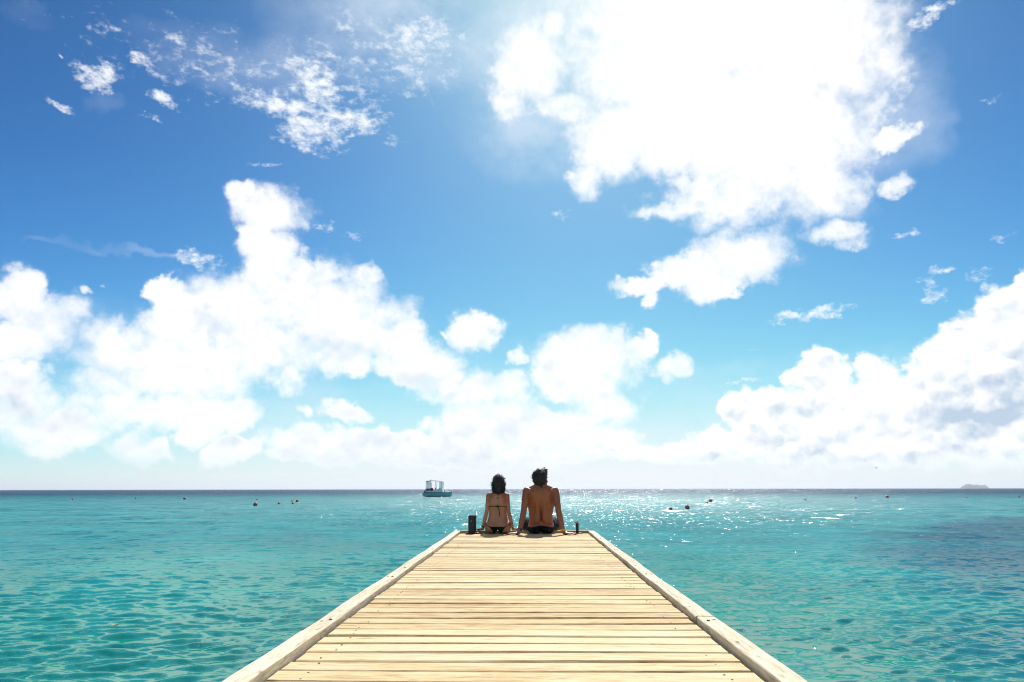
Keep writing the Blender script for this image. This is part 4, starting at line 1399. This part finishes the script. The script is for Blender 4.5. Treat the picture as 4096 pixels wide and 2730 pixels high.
# ------------------------------------------------------------------ bird, leaf, island
d = ray(3506, 1873)
bp_ = CAM + d * 160.0
bird = tag(empty('gull', bp_, R(25)), 'small gull gliding low over the horizon left of the island', 'bird')
MAT_GULL = plain('gull_feathers', (0.20, 0.20, 0.21), 0.8, 0, 0.2, 8)
MB().ball((0, 0, 0), (0.055, 0.17, 0.05)).ball((0, 0.18, 0.02), (0.035, 0.05, 0.034)).limb((0, 0.22, 0.02), (0, 0.27, 0.012), 0.012, 0.005).limb((0, -0.12, 0), (0, -0.26, 0.005), 0.04, 0.015).build('body', MAT_GULL, bird, smooth=True)
for sx in (-1, 1):
    V = [(sx * .03, .09, .02), (sx * .22, .13, .13), (sx * .52, .02, .10 + .10 * (sx > 0)), (sx * .50, -.03, .095 + .10 * (sx > 0)), (sx * .22, -.03, .12), (sx * .03, -.08, .015)]
    V2 = [(x, y_, z - .012) for x, y_, z in V]
    F = [(0, 1, 4, 5), (1, 2, 3, 4), (6, 11, 10, 7), (7, 10, 9, 8)] + [(k, (k + 1) % 6, 6 + (k + 1) % 6, 6 + k) for k in range(6)]
    MB().add(V + V2, F).build('wing', MAT_GULL, bird)

p, _ = sea_spot(465, 2505, 1950)
lf = MB()
V, F = [], []
for i in range(9):
    u = i / 8
    wd = 0.045 * math.sin(math.pi * min(1, u * 0.97 + 0.02)) + 0.002
    V += [(-wd, u * .16 - .08, .012 * math.cos(u * 4)), (0, u * .16 - .08, .004 + .012 * math.cos(u * 4) - .01), (wd, u * .16 - .08, .012 * math.cos(u * 4))]
for i in range(8):
    F += [(i * 3, i * 3 + 1, i * 3 + 4, i * 3 + 3), (i * 3 + 1, i * 3 + 2, i * 3 + 5, i * 3 + 4)]
lf.add(V, F)
o = lf.build('floating_leaf', plain('yellow_leaf', (0.50, 0.38, 0.10), 0.6, 0, 0.2, 30))
o.location = p + Vector((0, 0, 0.05))
o.rotation_euler.z = R(80)
tag(o, 'yellowed leaf floating on the water left of the pier', 'leaf')

IS_D = 9000.0
dr_ = ray(3896, 1938)
hd = Vector((dr_.x, dr_.y, 0)).normalized()
ic = Vector((CAM.x, CAM.y, 0)) + hd * IS_D
wid = 106.0 / FPX * IS_D * 0.74
hgt = 17.0 / FPX * IS_D * 0.86
side_v = Vector((hd.y, -hd.x, 0))
V, F = [], []
nx_, ny_ = 90, 34
pf = [(-.5, 0), (-.47, .30), (-.40, .50), (-.32, .70), (-.26, .92), (-.20, 1.0), (-.13, .93), (-.05, .74), (.02, .70), (.10, .78), (.18, .74), (.27, .70), (.36, .64), (.42, .50), (.46, .34), (.5, 0)]
for j in range(ny_ + 1):
    w_ = j / ny_ * 2 - 1
    for i in range(nx_ + 1):
        u = i / nx_ - .5
        h_ = float(np.interp(u, [a for a, _b in pf], [b_ for _a, b_ in pf]))
        q = ic + side_v * u * wid + hd * w_ * wid * .28
        h_ *= max(0.0, 1 - abs(w_) ** 2.2) ** .7
        h_ += 0.16 * mnoise.fractal(q * 0.03, 1.0, 2.0, 5) * min(1.0, h_ * 3)
        V.append((q.x, q.y, SEA_Z - 1 + max(0, h_) * hgt + 0.0))
for j in range(ny_):
    for i in range(nx_):
        a = j * (nx_ + 1) + i
        F.append((a, a + 1, a + nx_ + 2, a + nx_ + 1))
mt, t, b = new_mat('island_scrub')
c = t.new('ShaderNodeNewGeometry').outputs['Position']
t.l.new(t.ramp(t.noise(c, 0.05, 6.0, 0.65), [(0.35, (0.045, 0.07, 0.03)), (0.55, (0.09, 0.10, 0.05)), (0.7, (0.22, 0.19, 0.13))]), b.inputs['Base Color'])
b.inputs['Roughness'].default_value = 0.95
isl = MB().add(V, F).build('island', mt, None, smooth=True)
tag(isl, 'low hazy island on the horizon at the far right', None, None, 'structure')

# ------------------------------------------------------------------ the air over the sea
HAZE = True
if HAZE:
    hz = MB().box((0, 21000, 58), (46000, 46000, 126))
    mt = bpy.data.materials.new('sea_haze')
    mt.use_nodes = True
    t = NT(mt.node_tree)
    t.n.clear()
    mo = t.new('ShaderNodeOutputMaterial')
    pv = t.new('ShaderNodeVolumePrincipled')
    pv.inputs['Color'].default_value = (0.86, 0.92, 1.0, 1)
    pv.inputs['Density'].default_value = 8.5e-5
    pv.inputs['Anisotropy'].default_value = 0.3
    t.l.new(pv.outputs[0], mo.inputs['Volume'])
    o = hz.build('haze', mt)
    tag(o, None, None, None, 'stuff')
